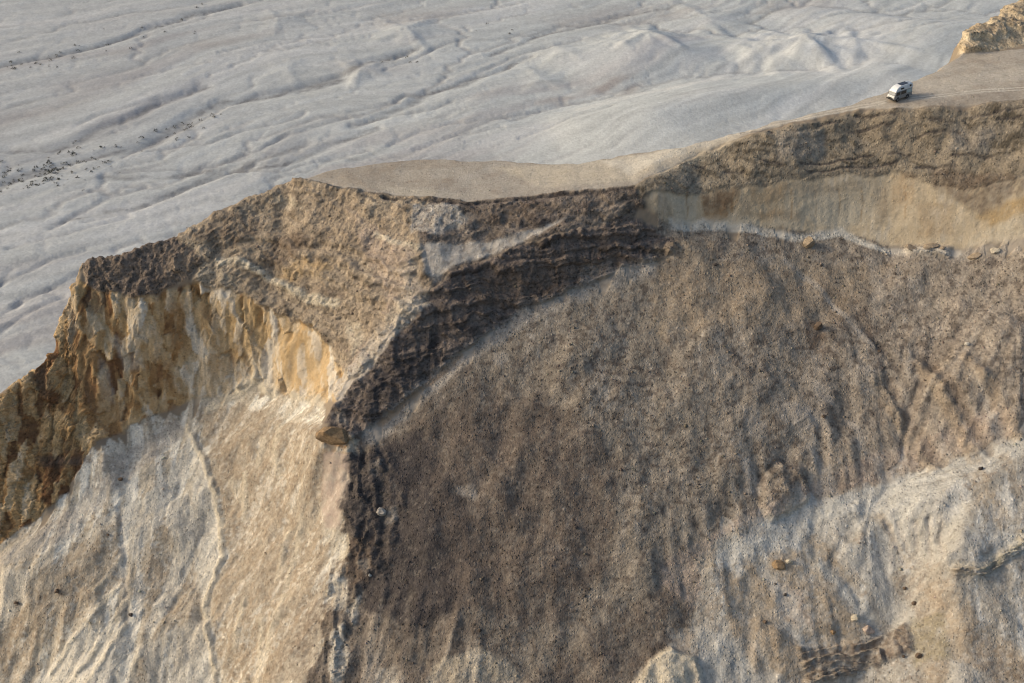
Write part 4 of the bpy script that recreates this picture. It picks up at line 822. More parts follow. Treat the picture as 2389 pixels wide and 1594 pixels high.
print('displaced', round(time.time() - T0, 1))

COLS = {"scab": (0.14, 0.11, 0.086), "lime": (0.70, 0.645, 0.53), "ash": (0.53, 0.505, 0.435), "ochre": (0.30, 0.205, 0.115), "pgrey": (0.33, 0.325, 0.32), "ptan": (0.40, 0.365, 0.325), "pbrown": (0.33, 0.29, 0.26), "pwhite": (0.62, 0.615, 0.58), "black": (0.055, 0.05, 0.05), "olive": (0.30, 0.26, 0.16), "cream": (0.60, 0.52, 0.38), "white": (0.66, 0.605, 0.49), "dark": (0.09, 0.075, 0.065), "brown": (0.20, 0.12, 0.065), "tan": (0.36, 0.28, 0.19), "rust": (0.34, 0.20, 0.09), "grey": (0.44, 0.39, 0.32), "lilac": (0.55, 0.495, 0.41), "umber": (0.16, 0.115, 0.08), "gold": (0.48, 0.33, 0.16), "pink": (0.46, 0.36, 0.28)}
PAL = {
    'head': [(0.39, 0.31, 0.215), (0.265, 0.205, 0.14), (0.50, 0.42, 0.305)],
    'darktop': [(0.225, 0.175, 0.13), (0.15, 0.118, 0.092), (0.31, 0.235, 0.16)],
    'gold': [(0.52, 0.39, 0.235), (0.36, 0.215, 0.10), (0.62, 0.54, 0.41)],
    'brown': [(0.31, 0.19, 0.09), (0.19, 0.10, 0.05), (0.43, 0.30, 0.16)],
    'dark': [(0.20, 0.16, 0.128), (0.135, 0.108, 0.09), (0.28, 0.23, 0.18)],
    'dark2': [(0.24, 0.195, 0.15), (0.165, 0.13, 0.105), (0.36, 0.31, 0.25)],
    'ledges': [(0.31, 0.255, 0.18), (0.24, 0.195, 0.135), (0.38, 0.325, 0.245)],
    'wall': [(0.56, 0.455, 0.305), (0.48, 0.36, 0.22), (0.63, 0.54, 0.40)],
    'scree': [(0.305, 0.26, 0.20), (0.175, 0.142, 0.108), (0.405, 0.355, 0.285)],
    'lit': [(0.55, 0.48, 0.365), (0.41, 0.335, 0.24), (0.74, 0.69, 0.57)],
    'chalk': [(0.425, 0.385, 0.315), (0.325, 0.275, 0.215), (0.54, 0.51, 0.44)],
    'plateau': [(0.435, 0.38, 0.30), (0.385, 0.325, 0.25), (0.50, 0.45, 0.365)],
    'butte': [(0.50, 0.395, 0.255), (0.36, 0.275, 0.18), (0.62, 0.52, 0.36)],
}
C = np.empty(X.shape + (3,), np.float32); C[:] = (0.3, 0.24, 0.17)
for n in names:
    a, b, c = PAL[n]
    base = np.empty_like(C); base[:] = a
    if n in ('gold', 'brown', 'wall'):
        if n == 'wall':
            base = mixc(base, b, sstep(0.02, 0.42, 0.25 * flute + 0.6 * flute2 + 0.7 * n_big) * 0.6); base = mixc(base, c, sstep(0.02, 0.4, -0.3 * flute - 0.6 * flute2 - 0.6 * n_big) * 0.85)
        else:
            k = cv2 * 0.62 + cv * 0.38 + 0.3 * flute2 + (sstep(-54, -36, X) - 0.45) * 0.42 + 0.25 * n_mid
            stops = [(-9, (0.20, 0.105, 0.05)), (0.12, (0.36, 0.21, 0.09)), (0.28, (0.49, 0.325, 0.155)), (0.46, (0.57, 0.41, 0.225)), (0.68, (0.61, 0.48, 0.31)), (0.86, (0.67, 0.59, 0.46))]
            base[:] = stops[0][1]
            for t_, c_ in stops[1:]: base = mixc(base, c_, sstep(t_ - 0.035, t_ + 0.035, k))
            base = mixc(base, (0.12, 0.07, 0.04), (1 - sstep(0.0, 0.05, cg2)) * 0.45 * (n == 'gold') * (cv2 > 0.45))
    elif n in ('scree', 'lit', 'chalk'):
        k = 0.4 if n == 'scree' else 1.0; base = mixc(base, b, sstep(-0.1, 1.0, st2 * 0.4 * k + n_mid * 1.3 + 0.2 * st1 + n_fine * 2.2) * 0.95); 
        w_ = 1.4 if n == 'scree' else 0.55
        base = mixc(base, c, sstep(0.35, 0.35 + w_, -st2 * 0.6 * k + 0.3 * st3 * (n != 'scree') + n_big * 1.2 + 0.3 * st1 - n_fine * 1.4) * 0.9)
        if n == 'scree':
            base = mixc(base, (0.38, 0.315, 0.24), sstep(12, 48, X + 8 * n_big) * np.clip(0.5 + 0.7 * n_mid - 0.5 * n_fine, 0, 0.85))  # lighter towards the right: grazing sun painted into the scree
            fl = perlin3(X * 1.1, Y * 1.1, Z0 * 1.1, 171) + 0.6 * perlin3(X * 2.6, Y * 2.6, Z0 * 2.6, 173)
            base = mixc(base, (0.135, 0.108, 0.085), sstep(0.28, 0.62, fl + 0.35 * n_big + 0.15) * 0.75)
        if n == 'scree':        # darker towards the left and lower down the scree
            base = mixc(base, (0.15, 0.12, 0.094), (1 - sstep(-14, 22, X + 6 * n_big)) * sstep(-19, -27, Z0) * np.clip(0.62 + 0.5 * n_mid + 0.4 * n_fine, 0, 0.9))
    else:
        base = mixc(base, b, sstep(-0.1, 0.5, n_mid + 0.3 * n_fine)); base = mixc(base, c, sstep(0.1, 0.6, n_big + 0.4 * n_fine - 0.2 * n_mid) * 0.8)
    if n in ('ledges', 'dark2', 'dark', 'head'):
        bed = sstep(0.12, 0.3, perlin2(zl_ * 2.1, (X + Y) * 0.06, 15)) * sstep(-0.25, 0.2, n_mid + n_fine)
        base = base * (1 - (0.5 if n == 'ledges' else 0.3) * bed)[..., None]
    if n in ('scree', 'lit', 'chalk'): base = base * (1 + 0.085 * np.clip(st1, -2, 2) + 0.04 * np.clip(st3, -2, 2))[..., None]
    if n == 'butte': base = mixc(base, (0.66, 0.56, 0.39), sstep(0.0, 0.3, perlin2(zl_ * 1.6, X * 0.05, 12)) * 0.6)
    C = C + (base - C) * RG[n][..., None]
C = mixc(C, (0.45, 0.38, 0.29), PM['RIB'] * sstep(0.3, 1.6, st3 + 0.5 * st1) * 0.6); C = mixc(C, (0.22, 0.175, 0.13), PM['RIB'] * sstep(0.3, 1.6, -st3 + 0.4 * st1) * 0.5 * RG['scree'])
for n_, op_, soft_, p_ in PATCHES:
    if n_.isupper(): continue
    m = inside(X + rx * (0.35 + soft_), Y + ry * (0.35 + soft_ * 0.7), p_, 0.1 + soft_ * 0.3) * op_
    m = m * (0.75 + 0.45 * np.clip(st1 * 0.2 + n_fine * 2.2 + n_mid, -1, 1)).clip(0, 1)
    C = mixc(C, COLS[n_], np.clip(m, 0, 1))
for n_, op_, w_, dz_, p_ in STREAK_LINES:
    m = (1 - sstep(0.3 * w_, w_, dist_line(Xr * 0.5 + X * 0.5, Yr * 0.5 + Y * 0.5, p_, w_ + 0.5))) * op_
    m = m * np.clip(0.95 + 1.2 * n_mid + 0.9 * n_fine, 0, 1)
    C = mixc(C, COLS[n_], m)
kinds = ['plateau', 'scree', 'lit', 'chalk', 'butte']
stack = np.stack([RG['plateau'], RG['scree'] + RG['lit'] + RG['chalk'], RG['butte'] * 1.01], -1); rest = 1 - stack.sum(-1)
owner = np.argmax(np.concatenate([stack, rest[..., None]], -1), -1)[:-1, :-1]
NRM = normals(PX, PY, PZ)
for k_, name_ in enumerate(('plateau', 'scree_slope', 'butte', 'cliff')):
    grid_mesh(name_, PX, PY, PZ, C, {'grit': grit}, MAT_ROCK, owner == k_, NRM)
print('massif done', round(time.time() - T0, 1))

# ------------------------------------------------------------------ the plain far below
A = Grid(-420, 520, 60, 900, 1.25)
pts = []
for x in range(-480, 600, 60):
    for y in list(range(30, 960, 60)):
        if -20 < x < 140 and 120 < y < 360: continue
        pts.append((x + 13 * math.sin(x * 3 + y), y, -58 + 0.006 * x + 0.012 * (y - 200)))
for x, y in ((-10, 250), (0, 300), (20, 340), (60, 345), (100, 345), (130, 330), (-5, 200), (0, 140)): pts.append((x, y, -57))
pts += [(140, 200, -52), (140, 250, -54), (100, 160, -56), (100, 120, -58), (20, 120, -60), (60, 120, -60)]
ZP = tin(A, [(1, p) for p in PLAIN_LINES.values()], pts); ZP = np.where(np.isnan(ZP), -58, ZP).astype(np.float32)
ZP = mix(blur(ZP, 7), blur(ZP, 1.6), 0.6)
for x_, y_, r_, h_ in PMOUNDS:
    dd = np.hypot(A.X - x_, (A.Y - y_) * 0.8) / r_; an_ = np.arctan2(A.Y - y_, A.X - x_)
    ZP = ZP + 0.55 * h_ * np.clip(1 - dd * (1 + 0.22 * np.sin(an_ * 5 + x_) + 0.12 * np.sin(an_ * 11 + y_)), 0, 1) ** 1.25
def flow(x, y):
    """along and across the run-off, which drains towards the left foreground"""
    c, s = math.cos(math.radians(34)), math.sin(math.radians(34))
    a = x * c + y * s; b = -x * s + y * c - 0.00045 * (x + 60) ** 2
    b = b + 26 * fbm2(x * 0.006, y * 0.006, 3, 81) + 5.5 * fbm2(x * 0.03, y * 0.03, 3, 83)
    return a, b
a_, b_ = flow(A.X, A.Y)
near = sstep(0, 60, np.hypot((A.X - 40) / 1.0, (A.Y - 190) / 1.3) - 30)
relief = ridge(fbm2(a_ * 0.010, b_ * 0.045, 5, 85, 0.6)) * 0.14 + fbm2(a_ * 0.02, b_ * 0.09, 4, 88) * 0.3 + fbm2(a_ * 0.007, b_ * 0.014, 3, 84) * 1.1
ZP = ZP + relief * (0.4 + 0.6 * near)
acp = np.log1p(drainage(ZP + fbm2(A.X * 0.12, A.Y * 0.12, 3, 90) * 0.5 + 0.035 * A.Y + 0.03 * A.X)); acp = blur(acp.astype(np.float32), 0.45)
ZP = ZP - 0.07 * np.clip(acp - 2.2, 0, 5)
for w_, dz_, p_ in PLAIN_CHANNELS:
    ZP = ZP - 0.5 * dz_ * (1 - sstep(0.2 * w_, w_, dist_line(A.X + 6 * fbm2(A.X * 0.03, A.Y * 0.03, 3, 120), A.Y + 6 * fbm2(A.X * 0.03, A.Y * 0.03, 3, 125), p_, w_ + 1)))
NXP, NYP = 780, 580
t_ = np.linspace(0, 1, NYP); yp = (85 * (890 / 85.) ** t_).astype(np.float32)
u_ = np.linspace(-1, 1, NXP); u_ = 0.75 * u_ + 0.25 * u_ ** 3
XP = (40 + np.outer(60 + yp * 0.62, u_)).astype(np.float32).clip(-419, 519); YPm = np.tile(yp[:, None], (1, NXP)).astype(np.float32)
zp = A.sample(ZP, XP, YPm); ap, bp_ = flow(XP, YPm); accp = A.sample(acp, XP, YPm)
f1 = fbm2(ap * 0.075, bp_ * 0.40, 4, 93, 0.68); f2 = ridge(fbm2(ap * 0.05, bp_ * 0.20, 4, 96, 0.6)); f3 = fbm2(XP * 0.33, YPm * 0.33, 3, 98, 0.6)
nearP = sstep(0, 45, np.hypot(XP - 40, (YPm - 185) / 1.3) - 22)
patchy = sstep(-0.35, 0.35, fbm2(ap * 0.012, bp_ * 0.03, 3, 107))
tick = sstep(0.18, 0.42, fbm2(ap * 0.07, bp_ * 0.45, 3, 141, 0.6)) * sstep(-0.15, 0.3, fbm2(XP * 0.02, YPm * 0.02, 3, 145))
zp = zp - tick * 0.16 * (0.3 + 0.7 * nearP)
zp = zp + (f1 * 0.34 + f2 * 0.22 + f3 * 0.05) * (0.15 + 0.6 * nearP) * (0.2 + 0.8 * patchy)
CP = np.empty(XP.shape + (3,), np.float32); CP[:] = (0.55, 0.56, 0.52)
nb = fbm2(ap * 0.006, bp_ * 0.03, 4, 99); nm = fbm2(ap * 0.02, bp_ * 0.12, 4, 102)
CP = mixc(CP, (0.45, 0.425, 0.395), sstep(0.05, 0.5, nb + 0.6 * nm) * 0.75)
CP = mixc(CP, (0.64, 0.635, 0.59), sstep(0.05, 0.5, -nb + 0.5 * nm) * 0.7)
CP = mixc(CP, (0.33, 0.32, 0.30), sstep(3.2, 5.5, accp) * 0.5)
CP = mixc(CP, (0.585, 0.59, 0.54), (1 - nearP) * 0.7)
CP = mixc(CP, (0.36, 0.345, 0.325), tick * 0.4)  # dark ticks: shade of small scarps, and some scrub, put into the colour
grain = fbm2(ap * 0.022, bp_ * 0.33, 5, 151, 0.7)
CP = CP * (1 + 0.22 * np.clip(grain * 1.6, -1, 1))[..., None]
for w_, op_, p_ in PLAIN_LINES_FINE:
    k3 = 3 * fbm2(XP * 0.05, YPm * 0.05, 4, 160); k4 = 3 * fbm2(XP * 0.05, YPm * 0.05, 4, 165)
    dl = dist_line(XP + k3, YPm + k4, p_, 6)
    if op_ > 0: CP = mixc(CP, (0.27, 0.26, 0.25), (1 - sstep(0.2 * w_, w_, dl)) * op_ * np.clip(0.8 + 0.9 * f1, 0.2, 1)); zp = zp - 0.35 * (1 - sstep(0.2 * w_, w_, dl))
    else: CP = mixc(CP, (0.70, 0.685, 0.62), (1 - sstep(0.2 * w_, w_, dl)) * -op_ * np.clip(0.8 + 0.9 * f1, 0.2, 1))  # pale lines; the spur's lit crest is painted in here
CP = mixc(CP, (0.40, 0.385, 0.365), (1 - sstep(-170, 40, XP - 0.25 * (YPm - 250))) * 0.35)
jx = 5 * fbm2(XP * 0.05, YPm * 0.05, 3, 131); jy = 5 * fbm2(XP * 0.05, YPm * 0.05, 3, 137)
for n_, op_, soft_, p_ in PLAIN_PATCHES:
    m = inside(XP + jx, YPm + jy, p_, soft_) * op_ * np.clip(0.75 + 1.3 * nm + 0.7 * f1, 0, 1)
    CP = mixc(CP, COLS[n_], m)
for w_, dz_, p_ in PLAIN_CHANNELS:
    k3 = 6 * fbm2(XP * 0.03, YPm * 0.03, 3, 120); k4 = 6 * fbm2(XP * 0.03, YPm * 0.03, 3, 125)
    CP = mixc(CP, (0.22, 0.215, 0.205), (1 - sstep(0.15 * w_, 0.6 * w_, dist_line(XP + k3, YPm + k4, p_, w_ + 1))) * np.clip(0.5 + 1.2 * f1 + 0.6 * f3, 0, 0.9))
plain = grid_mesh('desert_plain', XP, YPm, zp, CP, {'grit': np.ones_like(XP)}, MAT_PLAIN)
print('plain done', round(time.time() - T0, 1))

# ------------------------------------------------------------------ things
def plain_material(name, colour, rough=0.6, metal=0.0, noise=0.12, scale=6.0, bump=0.0, spec=0.4):
    m = bpy.data.materials.new(name); m.use_nodes = True; nt = m.node_tree; L = nt.links; b = nt.nodes['Principled BSDF']
    b.inputs['Roughness'].default_value = rough; b.inputs['Metallic'].default_value = metal; b.inputs['Specular IOR Level'].default_value = spec
    tc = N_(nt, 'ShaderNodeTexCoord'); n = N_(nt, 'ShaderNodeTexNoise'); n.inputs['Scale'].default_value = scale; n.inputs['Detail'].default_value = 5
    L.new(tc.outputs['Object'], n.inputs['Vector'])
    mp = N_(nt, 'ShaderNodeMapRange'); mp.inputs['To Min'].default_value = 1 - noise; mp.inputs['To Max'].default_value = 1 + noise
    mp.inputs['From Min'].default_value = 0.3; mp.inputs['From Max'].default_value = 0.7; L.new(n.outputs['Fac'], mp.inputs['Value'])
    vm = N_(nt, 'ShaderNodeVectorMath', operation='SCALE'); vm.inputs[0].default_value = colour; L.new(mp.outputs[0], vm.inputs['Scale']); L.new(vm.outputs[0], b.inputs['Base Color'])
    if bump:
        bp = N_(nt, 'ShaderNodeBump'); bp.inputs['Distance'].default_value = bump; L.new(n.outputs['Fac'], bp.inputs['Height']); L.new(bp.outputs[0], b.inputs['Normal'])
    return m
def link_mesh(name, bm, mat, parent=None, smooth=False):
    me = bpy.data.meshes.new(name); bm.normal_update(); bm.to_mesh(me); bm.free()
    if smooth: me.polygons.foreach_set('use_smooth', [True] * len(me.polygons))
    me.materials.append(mat); o = bpy.data.objects.new(name, me); col.objects.link(o)
    if parent: o.parent = parent
    return o
def tag(o, label=None, cat=None, group=None, kind=None):
    for k, v in (('label', label), ('category', cat), ('group', group), ('kind', kind)):
        if v: o[k] = v
def ground(x, y):
    """displaced ground nearest to a plan position (survey units)"""
    i = int(round((x - xs[0]) / (xs[1] - xs[0]))); i0, i1 = max(0, i - 8), min(NX, i + 9)
    d = (PX[:, i0:i1] - x) ** 2 + (PY[:, i0:i1] - y) ** 2
    j, k = np.unravel_index(np.argmin(d), d.shape)
    return np.array((PX[j, i0 + k], PY[j, i0 + k], PZ[j, i0 + k])), NRM[j, i0 + k]

VAN_AT = np.array((48.09, 121.80))
# ---- camper van: front along +X, wheels on z = 0
M_white = plain_material('van_white_paint', (0.80, 0.80, 0.76), 0.4, noise=0.05)
M_grey = plain_material('van_dusty_grey_paint', (0.30, 0.285, 0.255), 0.5, noise=0.18, scale=3)
M_glass = plain_material('dark_window_glass', (0.018, 0.022, 0.022), 0.08, noise=0.1, spec=0.6)
M_screen = plain_material('windscreen_sky_reflection', (0.16, 0.18, 0.19), 0.12, noise=0.2, scale=3, spec=0.6)  # grey in the colour stands for sky reflected in the glass
M_curtain = plain_material('pale_curtained_glass', (0.42, 0.50, 0.47), 0.2, noise=0.12, spec=0.6)
M_black = plain_material('black_rubber_plastic', (0.02, 0.02, 0.02), 0.7, noise=0.2)
M_rim = plain_material('steel_rim', (0.20, 0.19, 0.175), 0.5, 0.3)
M_solar = plain_material('solar_panel_face', (0.05, 0.055, 0.065), 0.2, noise=0.15)
M_lamp = plain_material('lamp_glass', (0.65, 0.65, 0.60), 0.15, spec=0.7)
M_red = plain_material('red_lamp_glass', (0.30, 0.03, 0.02), 0.25)
def loft(secs):
    """closed shell through cross sections (x, half width low, half width high, z low, z high, corner radius)"""
    bm = bmesh.new(); rings = []
    for x, w0, w1, z0, z1, r in secs:
        pts = []
        for (cy, cz, a0) in ((w0 - r, z0 + r, -90), (w1 - r, z1 - r, 0), (-w1 + r, z1 - r, 90), (-w0 + r, z0 + r, 180)):
            for k in range(5):
                a = math.radians(a0 + 22.5 * k); pts.append((x, cy + r * math.cos(a), cz + r * math.sin(a)))
        rings.append([bm.verts.new(p) for p in pts])
    n = len(rings[0])
    for a, b in zip(rings, rings[1:]):
        for k in range(n): bm.faces.new((a[k], a[(k + 1) % n], b[(k + 1) % n], b[k]))
    bm.faces.new(rings[0][::-1]); bm.faces.new(rings[-1])
    bmesh.ops.recalc_face_normals(bm, faces=bm.faces)
    return bm
def slab(q, t, inset=0.0):
    """thin solid panel over four corner points, thickness t along its normal"""
    q = [Vector(p) for p in q]; n = (q[1] - q[0]).cross(q[3] - q[0]).normalized()
    bm = bmesh.new(); lo = [bm.verts.new(p - n * 0.01) for p in q]
    c = sum(q, Vector()) / 4; hi = [bm.verts.new(p + (c - p) * 0.06 + n * t) for p in q]
    bm.faces.new(lo[::-1]); bm.faces.new(hi)
    for k in range(4): bm.faces.new((lo[k], lo[(k + 1) % 4], hi[(k + 1) % 4], hi[k]))
    bmesh.ops.recalc_face_normals(bm, faces=bm.faces)
    return bm
def box(x0, x1, y0, y1, z0, z1, bev=0.02):
    bm = bmesh.new(); bmesh.ops.create_cube(bm, size=1)
    for v in bm.verts: v.co = ((x0 + x1) / 2 + v.co.x * (x1 - x0), (y0 + y1) / 2 + v.co.y * (y1 - y0), (z0 + z1) / 2 + v.co.z * (z1 - z0))
    if bev: bmesh.ops.bevel(bm, geom=bm.edges[:], offset=bev, segments=2, affect='EDGES')
    return bm
def lathe(prof, x, y, z, seg=20):
    """turned solid about the Y axis through (x, y, z): prof = (offset along y, radius)"""
    bm = bmesh.new(); rings = []
    for dy, r in prof: rings.append([bm.verts.new((x + r * math.cos(2 * math.pi * k / seg), y + dy, z + r * math.sin(2 * math.pi * k / seg))) for k in range(seg)])
    for a, b in zip(rings, rings[1:]):
        for k in range(seg): bm.faces.new((a[k], a[(k + 1) % seg], b[(k + 1) % seg], b[k]))
    bm.faces.new(rings[0][::-1]); bm.faces.new(rings[-1]); bmesh.ops.recalc_face_normals(bm, faces=bm.faces)
    return bm
van = bpy.data.objects.new('camper_van', None); col.objects.link(van)
tag(van, 'grey camper van with white high top roof parked alone on the sandy plateau edge', 'camper van', None, 'thing')
body = link_mesh('body', loft([(-2.27, .80, .76, .50, 1.74, .12), (-2.2, .92, .82, .40, 1.88, .12), (-1.2, .93, .84, .36, 1.90, .12), (1.2, .93, .84, .36, 1.90, .12), (1.86, .93, .83, .36, 1.88, .12),
    (2.02, .93, .84, .37, 1.60, .12), (2.20, .92, .86, .40, 1.16, .10), (2.27, .90, .86, .44, 1.08, .08), (2.31, .86, .84, .48, .98, .06)]), M_grey, van, True)
link_mesh('nose_panel', slab([(2.315, -.82, .80), (2.315, .82, .80), (2.24, .84, 1.14), (2.24, -.84, 1.14)], .03), M_white, van)
roof = link_mesh('high_roof', loft([(-2.30, .74, .60, 1.86, 2.40, .12), (-2.22, .86, .68, 1.84, 2.62, .16), (-1.4, .88, .70, 1.84, 2.76, .18), (0.75, .88, .70, 1.84, 2.76, .18), (1.15, .87, .70, 1.84, 2.66, .16),
    (1.42, .87, .71, 1.83, 2.56, .15), (1.76, .86, .74, 1.82, 2.30, .13), (1.98, .85, .77, 1.78, 2.00, .10), (2.06, .82, .78, 1.74, 1.84, .03)]), M_white, van, True)
sp = link_mesh('solar_panel', box(-1.35, 0.55, -.52, .52, 2.765, 2.815), M_solar, van)
def side(x0, x1, z0, z1, s, w=lambda z: .934 - .10 * np.clip((z - .55) / 1.2, 0, 1)):
    q = [(x0, s * w(z0), z0), (x1, s * w(z0), z0), (x1 - .12 * (x1 > 1.2), s * w(z1), z1), (x0, s * w(z1), z1)]
    return q if s < 0 else q[::-1]
for s_ in (1, -1):
    d = link_mesh('front_door', slab(side(.86, 1.84, .52, 1.16, s_), .012), M_grey, van)
    link_mesh('handle', box(.92, 1.06, s_ * .935 - .015, s_ * .935 + .015, 1.03, 1.07, .005), M_black, d)
    link_mesh('side_window', slab(side(.90, 1.86, 1.16, 1.74, s_), .02), M_glass, van)
    link_mesh('side_window', slab(side(-.62, .70, 1.14, 1.76, s_), .02), M_glass, van)
    cw = link_mesh('side_window', slab(side(-2.05, -.76, 1.12, 1.78, s_), .02), M_curtain, van); cw['label'] = 'pale curtained rear window'
    rw = lambda z: .882 - .17 * np.clip((z - 1.9) / .7, 0, 1)
    link_mesh('roof_window', slab(side(.02, .86, 2.10, 2.40, s_, rw), .02), M_glass, van)
    link_mesh('roof_window', slab(side(-1.85, -1.38, 2.16, 2.52, s_, rw), .02), M_glass, van)
    m_ = link_mesh('mirror', box(1.86, 1.94, s_ * 1.0 - .10, s_ * .99 + .10, 1.20, 1.42), M_black, van)
    hl = link_mesh('headlight', lathe([(0, .11), (.03, .10)], 0, 0, 0, 14), M_lamp, van); hl.rotation_euler = (0, 0, -math.pi / 2); hl.location = (2.32, s_ * .62, .68)
    link_mesh('tail_light', box(-2.30, -2.24, s_ * .74 - .07, s_ * .74 + .07, .80, 1.10), M_red, van)
    for x_ in (1.42, -1.04):
        wh = link_mesh('wheel_arch', lathe([(-.03, .43), (.03, .43)], x_, s_ * .905, .40, 20), M_black, van)
        wheel = bpy.data.objects.new('wheel', None); col.objects.link(wheel); wheel.parent = van
        link_mesh('tyre', lathe([(-.12, .25), (-.11, .33), (-.07, .355), (.07, .355), (.11, .33), (.12, .25)], x_, s_ * .86, .355), M_black, wheel, True)
        link_mesh('rim', lathe([(-.10, .22), (s_ * .125, .21), (s_ * .135, .10)] if s_ > 0 else [(-.135, .10), (-.125, .21), (.10, .22)], x_, s_ * .86, .355), M_rim, wheel)
link_mesh('windscreen', slab([(2.21, -.76, 1.17), (2.21, .76, 1.17), (1.97, .73, 1.74), (1.97, -.73, 1.74)], .03), M_screen, van)
link_mesh('grille', box(2.30, 2.36, -.46, .46, .58, .78), M_black, van)
link_mesh('front_bumper', box(2.24, 2.48, -.90, .90, .38, .54, .04), M_black, van)
link_mesh('skid_plate', box(2.30, 2.36, -.45, .45, .28, .40, .02), M_rim, van)
link_mesh('rear_bumper', box(-2.42, -2.22, -.88, .88, .36, .54, .04), M_black, van)
link_mesh('rear_window', slab([(-2.285, .62, 1.18), (-2.285, -.62, 1.18), (-2.275, -.56, 1.66), (-2.275, .56, 1.66)], .02), M_glass, van)
gp, gn = ground(*VAN_AT)
fdir = np.array((-.866, -.50)); hit = []
for dx_, dy_ in ((1.42, .86), (1.42, -.86), (-1.04, .86), (-1.04, -.86)):
    p_ = VAN_AT + (fdir * dx_ + np.array((.50, -.866)) * dy_) / S; hit.append((dx_, dy_, ground(*p_)[0][2] * S))
zf = (hit[0][2] + hit[1][2]) / 2; zr = (hit[2][2] + hit[3][2]) / 2; zl = (hit[0][2] + hit[2][2]) / 2; zq = (hit[1][2] + hit[3][2]) / 2
pitch = 0.6 * math.atan2(zf - zr, 2.46); roll = 0.5 * math.atan2(zl - zq, 1.72)
f3d = Vector((fdir[0] * math.cos(pitch), fdir[1] * math.cos(pitch), math.sin(pitch))).normalized()
l3d = Vector((.50, -.866, math.tan(roll))); u3d = f3d.cross(l3d).normalized(); l3d = u3d.cross(f3d)
Rm = Matrix((f3d, l3d, u3d)).transposed()
van.rotation_euler = Rm.to_euler(); van.scale = (1.0, 1.0, 1.0)
van.location = Vector((VAN_AT[0] * S, VAN_AT[1] * S, max(h[2] for h in hit) * 0.5 + sum(h[2] for h in hit) / 8 + 0.03)) - Rm @ Vector((.19, 0, 0))

# ---- single rocks one can pick out
def rock_bm(rx_, ry_, rz_, seed, sub=2, jag=0.35):
    bm = bmesh.new(); bmesh.ops.create_icosphere(bm, subdivisions=sub, radius=1.0)
    r = np.random.RandomState(seed); planes = r.normal(size=(9, 3)); planes /= np.linalg.norm(planes, axis=1)[:, None]; off = r.uniform(.55, .85, 9)
    for v in bm.verts:
        p = np.array(v.co)
        for n_, o_ in zip(planes, off):                          # cut by a few planes: broken faces
            d = p @ n_ - o_
            if d > 0: p = p - n_ * d * 0.95
        p = p * (1 + jag * 0.2 * r.normal())
        v.co = (p[0] * rx_, p[1] * ry_, p[2] * rz_)
    return bm
ROCK_MATS = {k: plain_material('rock_' + k, COLS[k], 0.95, noise=0.3, scale=2.5, bump=0.08, spec=0.1) for k in ('dark', 'umber', 'rust', 'ochre', 'tan', 'cream', 'white', 'gold', 'grey', 'pink')}
for k_, (x_, y_, z_, w_, h_, c_, name_, label_) in enumerate(SPOTS):
    p_, n_ = ground(x_, y_)
    bm = rock_bm(w_ / 2, w_ / 2 * (0.75 if h_ >= w_ * .6 else .6), h_ / 2 * 1.15, 100 + k_)
    o = link_mesh(name_, bm, ROCK_MATS[c_]); tag(o, label_, name_.replace('_', ' '), 'loose rocks lying on the slopes', 'thing')
    q_ = Vector((0, 0, 1)).rotation_difference(Vector(n_).lerp(Vector((0, 0, 1)), .4).normalized()); o.rotation_euler = q_.to_euler()
    o.location = Vector(p_) * S + Vector(n_) * h_ * 0.18

# ---- rubble: small stones nobody could count, one object
rr = np.random.RandomState(11); NST = 15000
den = RG['scree'] * 1.0 + RG['lit'] * 0.28 + RG['chalk'] * 0.3 + RG['head'] * 0.7 + RG['dark2'] * 0.8 + RG['ledges'] * 0.8 + RG['dark'] * 0.9 + RG['plateau'] * 0.06 + RG['butte'] * .5
den = den * np.clip(0.5 + 1.5 * n_mid + 0.6 * n_big, 0.05, 2) * (1 - 0.9 * PM['SMOOTH'])
den[-int(NY * .12):] = 0
pr = (den / den.sum()).ravel(); pick = rr.choice(pr.size, NST, replace=True, p=pr)
base = np.stack([PX.ravel()[pick], PY.ravel()[pick], PZ.ravel()[pick]], -1) * S + rr.normal(size=(NST, 3)) * [.08, .08, .0]
sz = np.exp(rr.normal(-2.15, .5, NST)).clip(.05, .42) * S * 0.75
cube = np.array([(-1, -1, -1), (1, -1, -1), (1, 1, -1), (-1, 1, -1), (-1, -1, 1), (1, -1, 1), (1, 1, 1), (-1, 1, 1)], np.float32)
vv = cube[None] * (0.55 + 0.45 * rr.rand(NST, 8, 1)) * (sz * 0.5)[:, None, None] * np.stack([rr.uniform(.8, 1.4, NST), rr.uniform(.7, 1.2, NST), rr.uniform(.45, .9, NST)], -1)[:, None, :]
an = rr.rand(NST) * 6.283; ca, sa = np.cos(an)[:, None], np.sin(an)[:, None]
vx = vv[..., 0] * ca - vv[..., 1] * sa; vy = vv[..., 0] * sa + vv[..., 1] * ca
vv = np.stack([vx, vy, vv[..., 2]], -1) + base[:, None]
fq = np.array([(3, 2, 1, 0), (4, 5, 6, 7), (0, 1, 5, 4), (1, 2, 6, 5), (2, 3, 7, 6), (3, 0, 4, 7)], np.int32)
q = (fq[None] + 8 * np.arange(NST)[:, None, None]).reshape(-1, 4).astype(np.int32)
me = bpy.data.meshes.new('rubble'); me.vertices.add(NST * 8); me.vertices.foreach_set('co', vv.astype(np.float32).ravel())
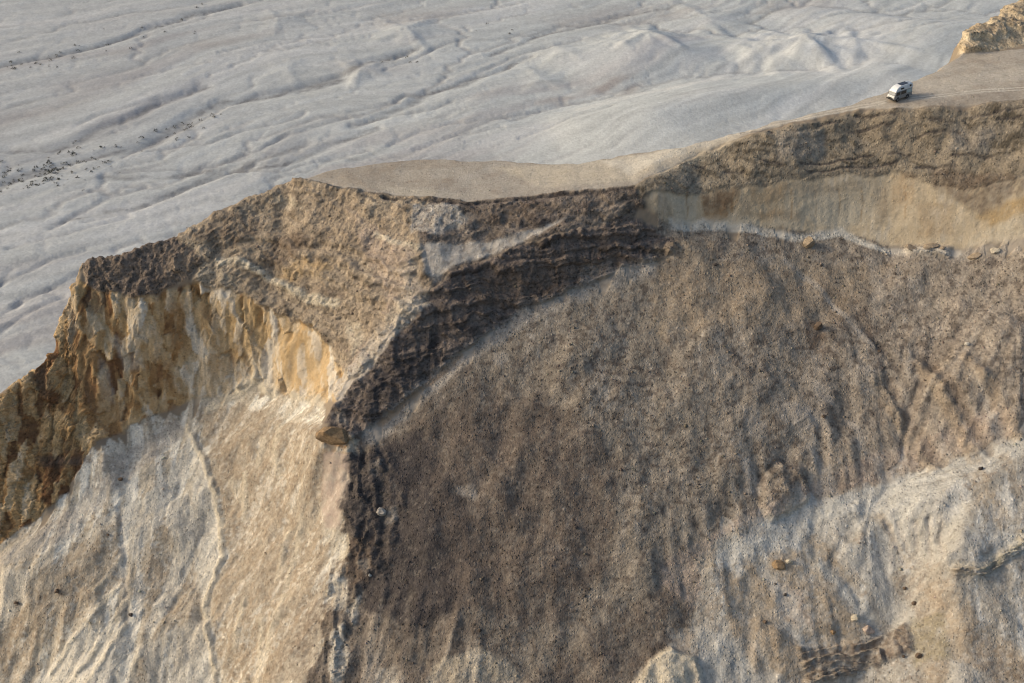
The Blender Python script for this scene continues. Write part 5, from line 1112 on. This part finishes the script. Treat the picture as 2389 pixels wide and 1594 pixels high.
me.loops.add(q.size); me.loops.foreach_set('vertex_index', q.ravel()); me.polygons.add(len(q)); me.polygons.foreach_set('loop_start', np.arange(0, q.size, 4, dtype=np.int32)); me.update(calc_edges=True)
cc = C.reshape(-1, 3)[pick] * rr.uniform(.55, 1.25, (NST, 1)) * (1 + rr.normal(size=(NST, 3)) * .04)
a = me.color_attributes.new('albedo', 'FLOAT_COLOR', 'POINT'); c4 = np.ones((NST, 8, 4), np.float32); c4[..., :3] = cc.clip(.03, .8)[:, None]; a.data.foreach_set('color', c4.ravel())
at = me.attributes.new('grit', 'FLOAT', 'POINT'); at.data.foreach_set('value', np.full(NST * 8, .4, np.float32))
me.materials.append(MAT_ROCK); rub = bpy.data.objects.new('rubble', me); col.objects.link(rub)
tag(rub, 'small broken stones strewn over the slopes and ledges', 'rubble', kind='stuff')

# ---- scrub along the dry channels of the plain: many tiny tufts, one object
M_scrub = plain_material('dry_scrub', (0.07, 0.07, 0.05), 0.9, noise=0.4, scale=1.5, spec=0.1)
bm = bmesh.new(); rnd = random.Random(5)
for x_, y_, z_, rad_, cnt_ in PSPOTS:
    for k in range(cnt_):
        x = x_ + rnd.gauss(0, rad_); y = y_ + rnd.gauss(0, rad_ * .55); z = float(A.sample(ZP, np.array([x]), np.array([y]))[0])
        h = rnd.uniform(.25, .8) * S; 
        for t in range(14):
            a = rnd.random() * 6.283; e = rnd.uniform(.1, 1.2); r = h * rnd.uniform(.5, 1)
            c = Vector((x * S + math.cos(a) * math.cos(e) * r * .9, y * S + math.sin(a) * math.cos(e) * r * .9, z * S + math.sin(e) * r))
            d = Vector((rnd.gauss(0, 1), rnd.gauss(0, 1), rnd.gauss(0, 1))).normalized() * h * .35; e2 = d.cross(Vector((rnd.gauss(0, 1), rnd.gauss(0, 1), 1))).normalized() * h * .25
            bm.faces.new([bm.verts.new(c - d), bm.verts.new(c + e2), bm.verts.new(c + d)])
sc = link_mesh('scrub', bm, M_scrub); tag(sc, 'dark scrub scattered along the dry channels of the plain', 'scrub', kind='stuff')
print('all done', round(time.time() - T0, 1))
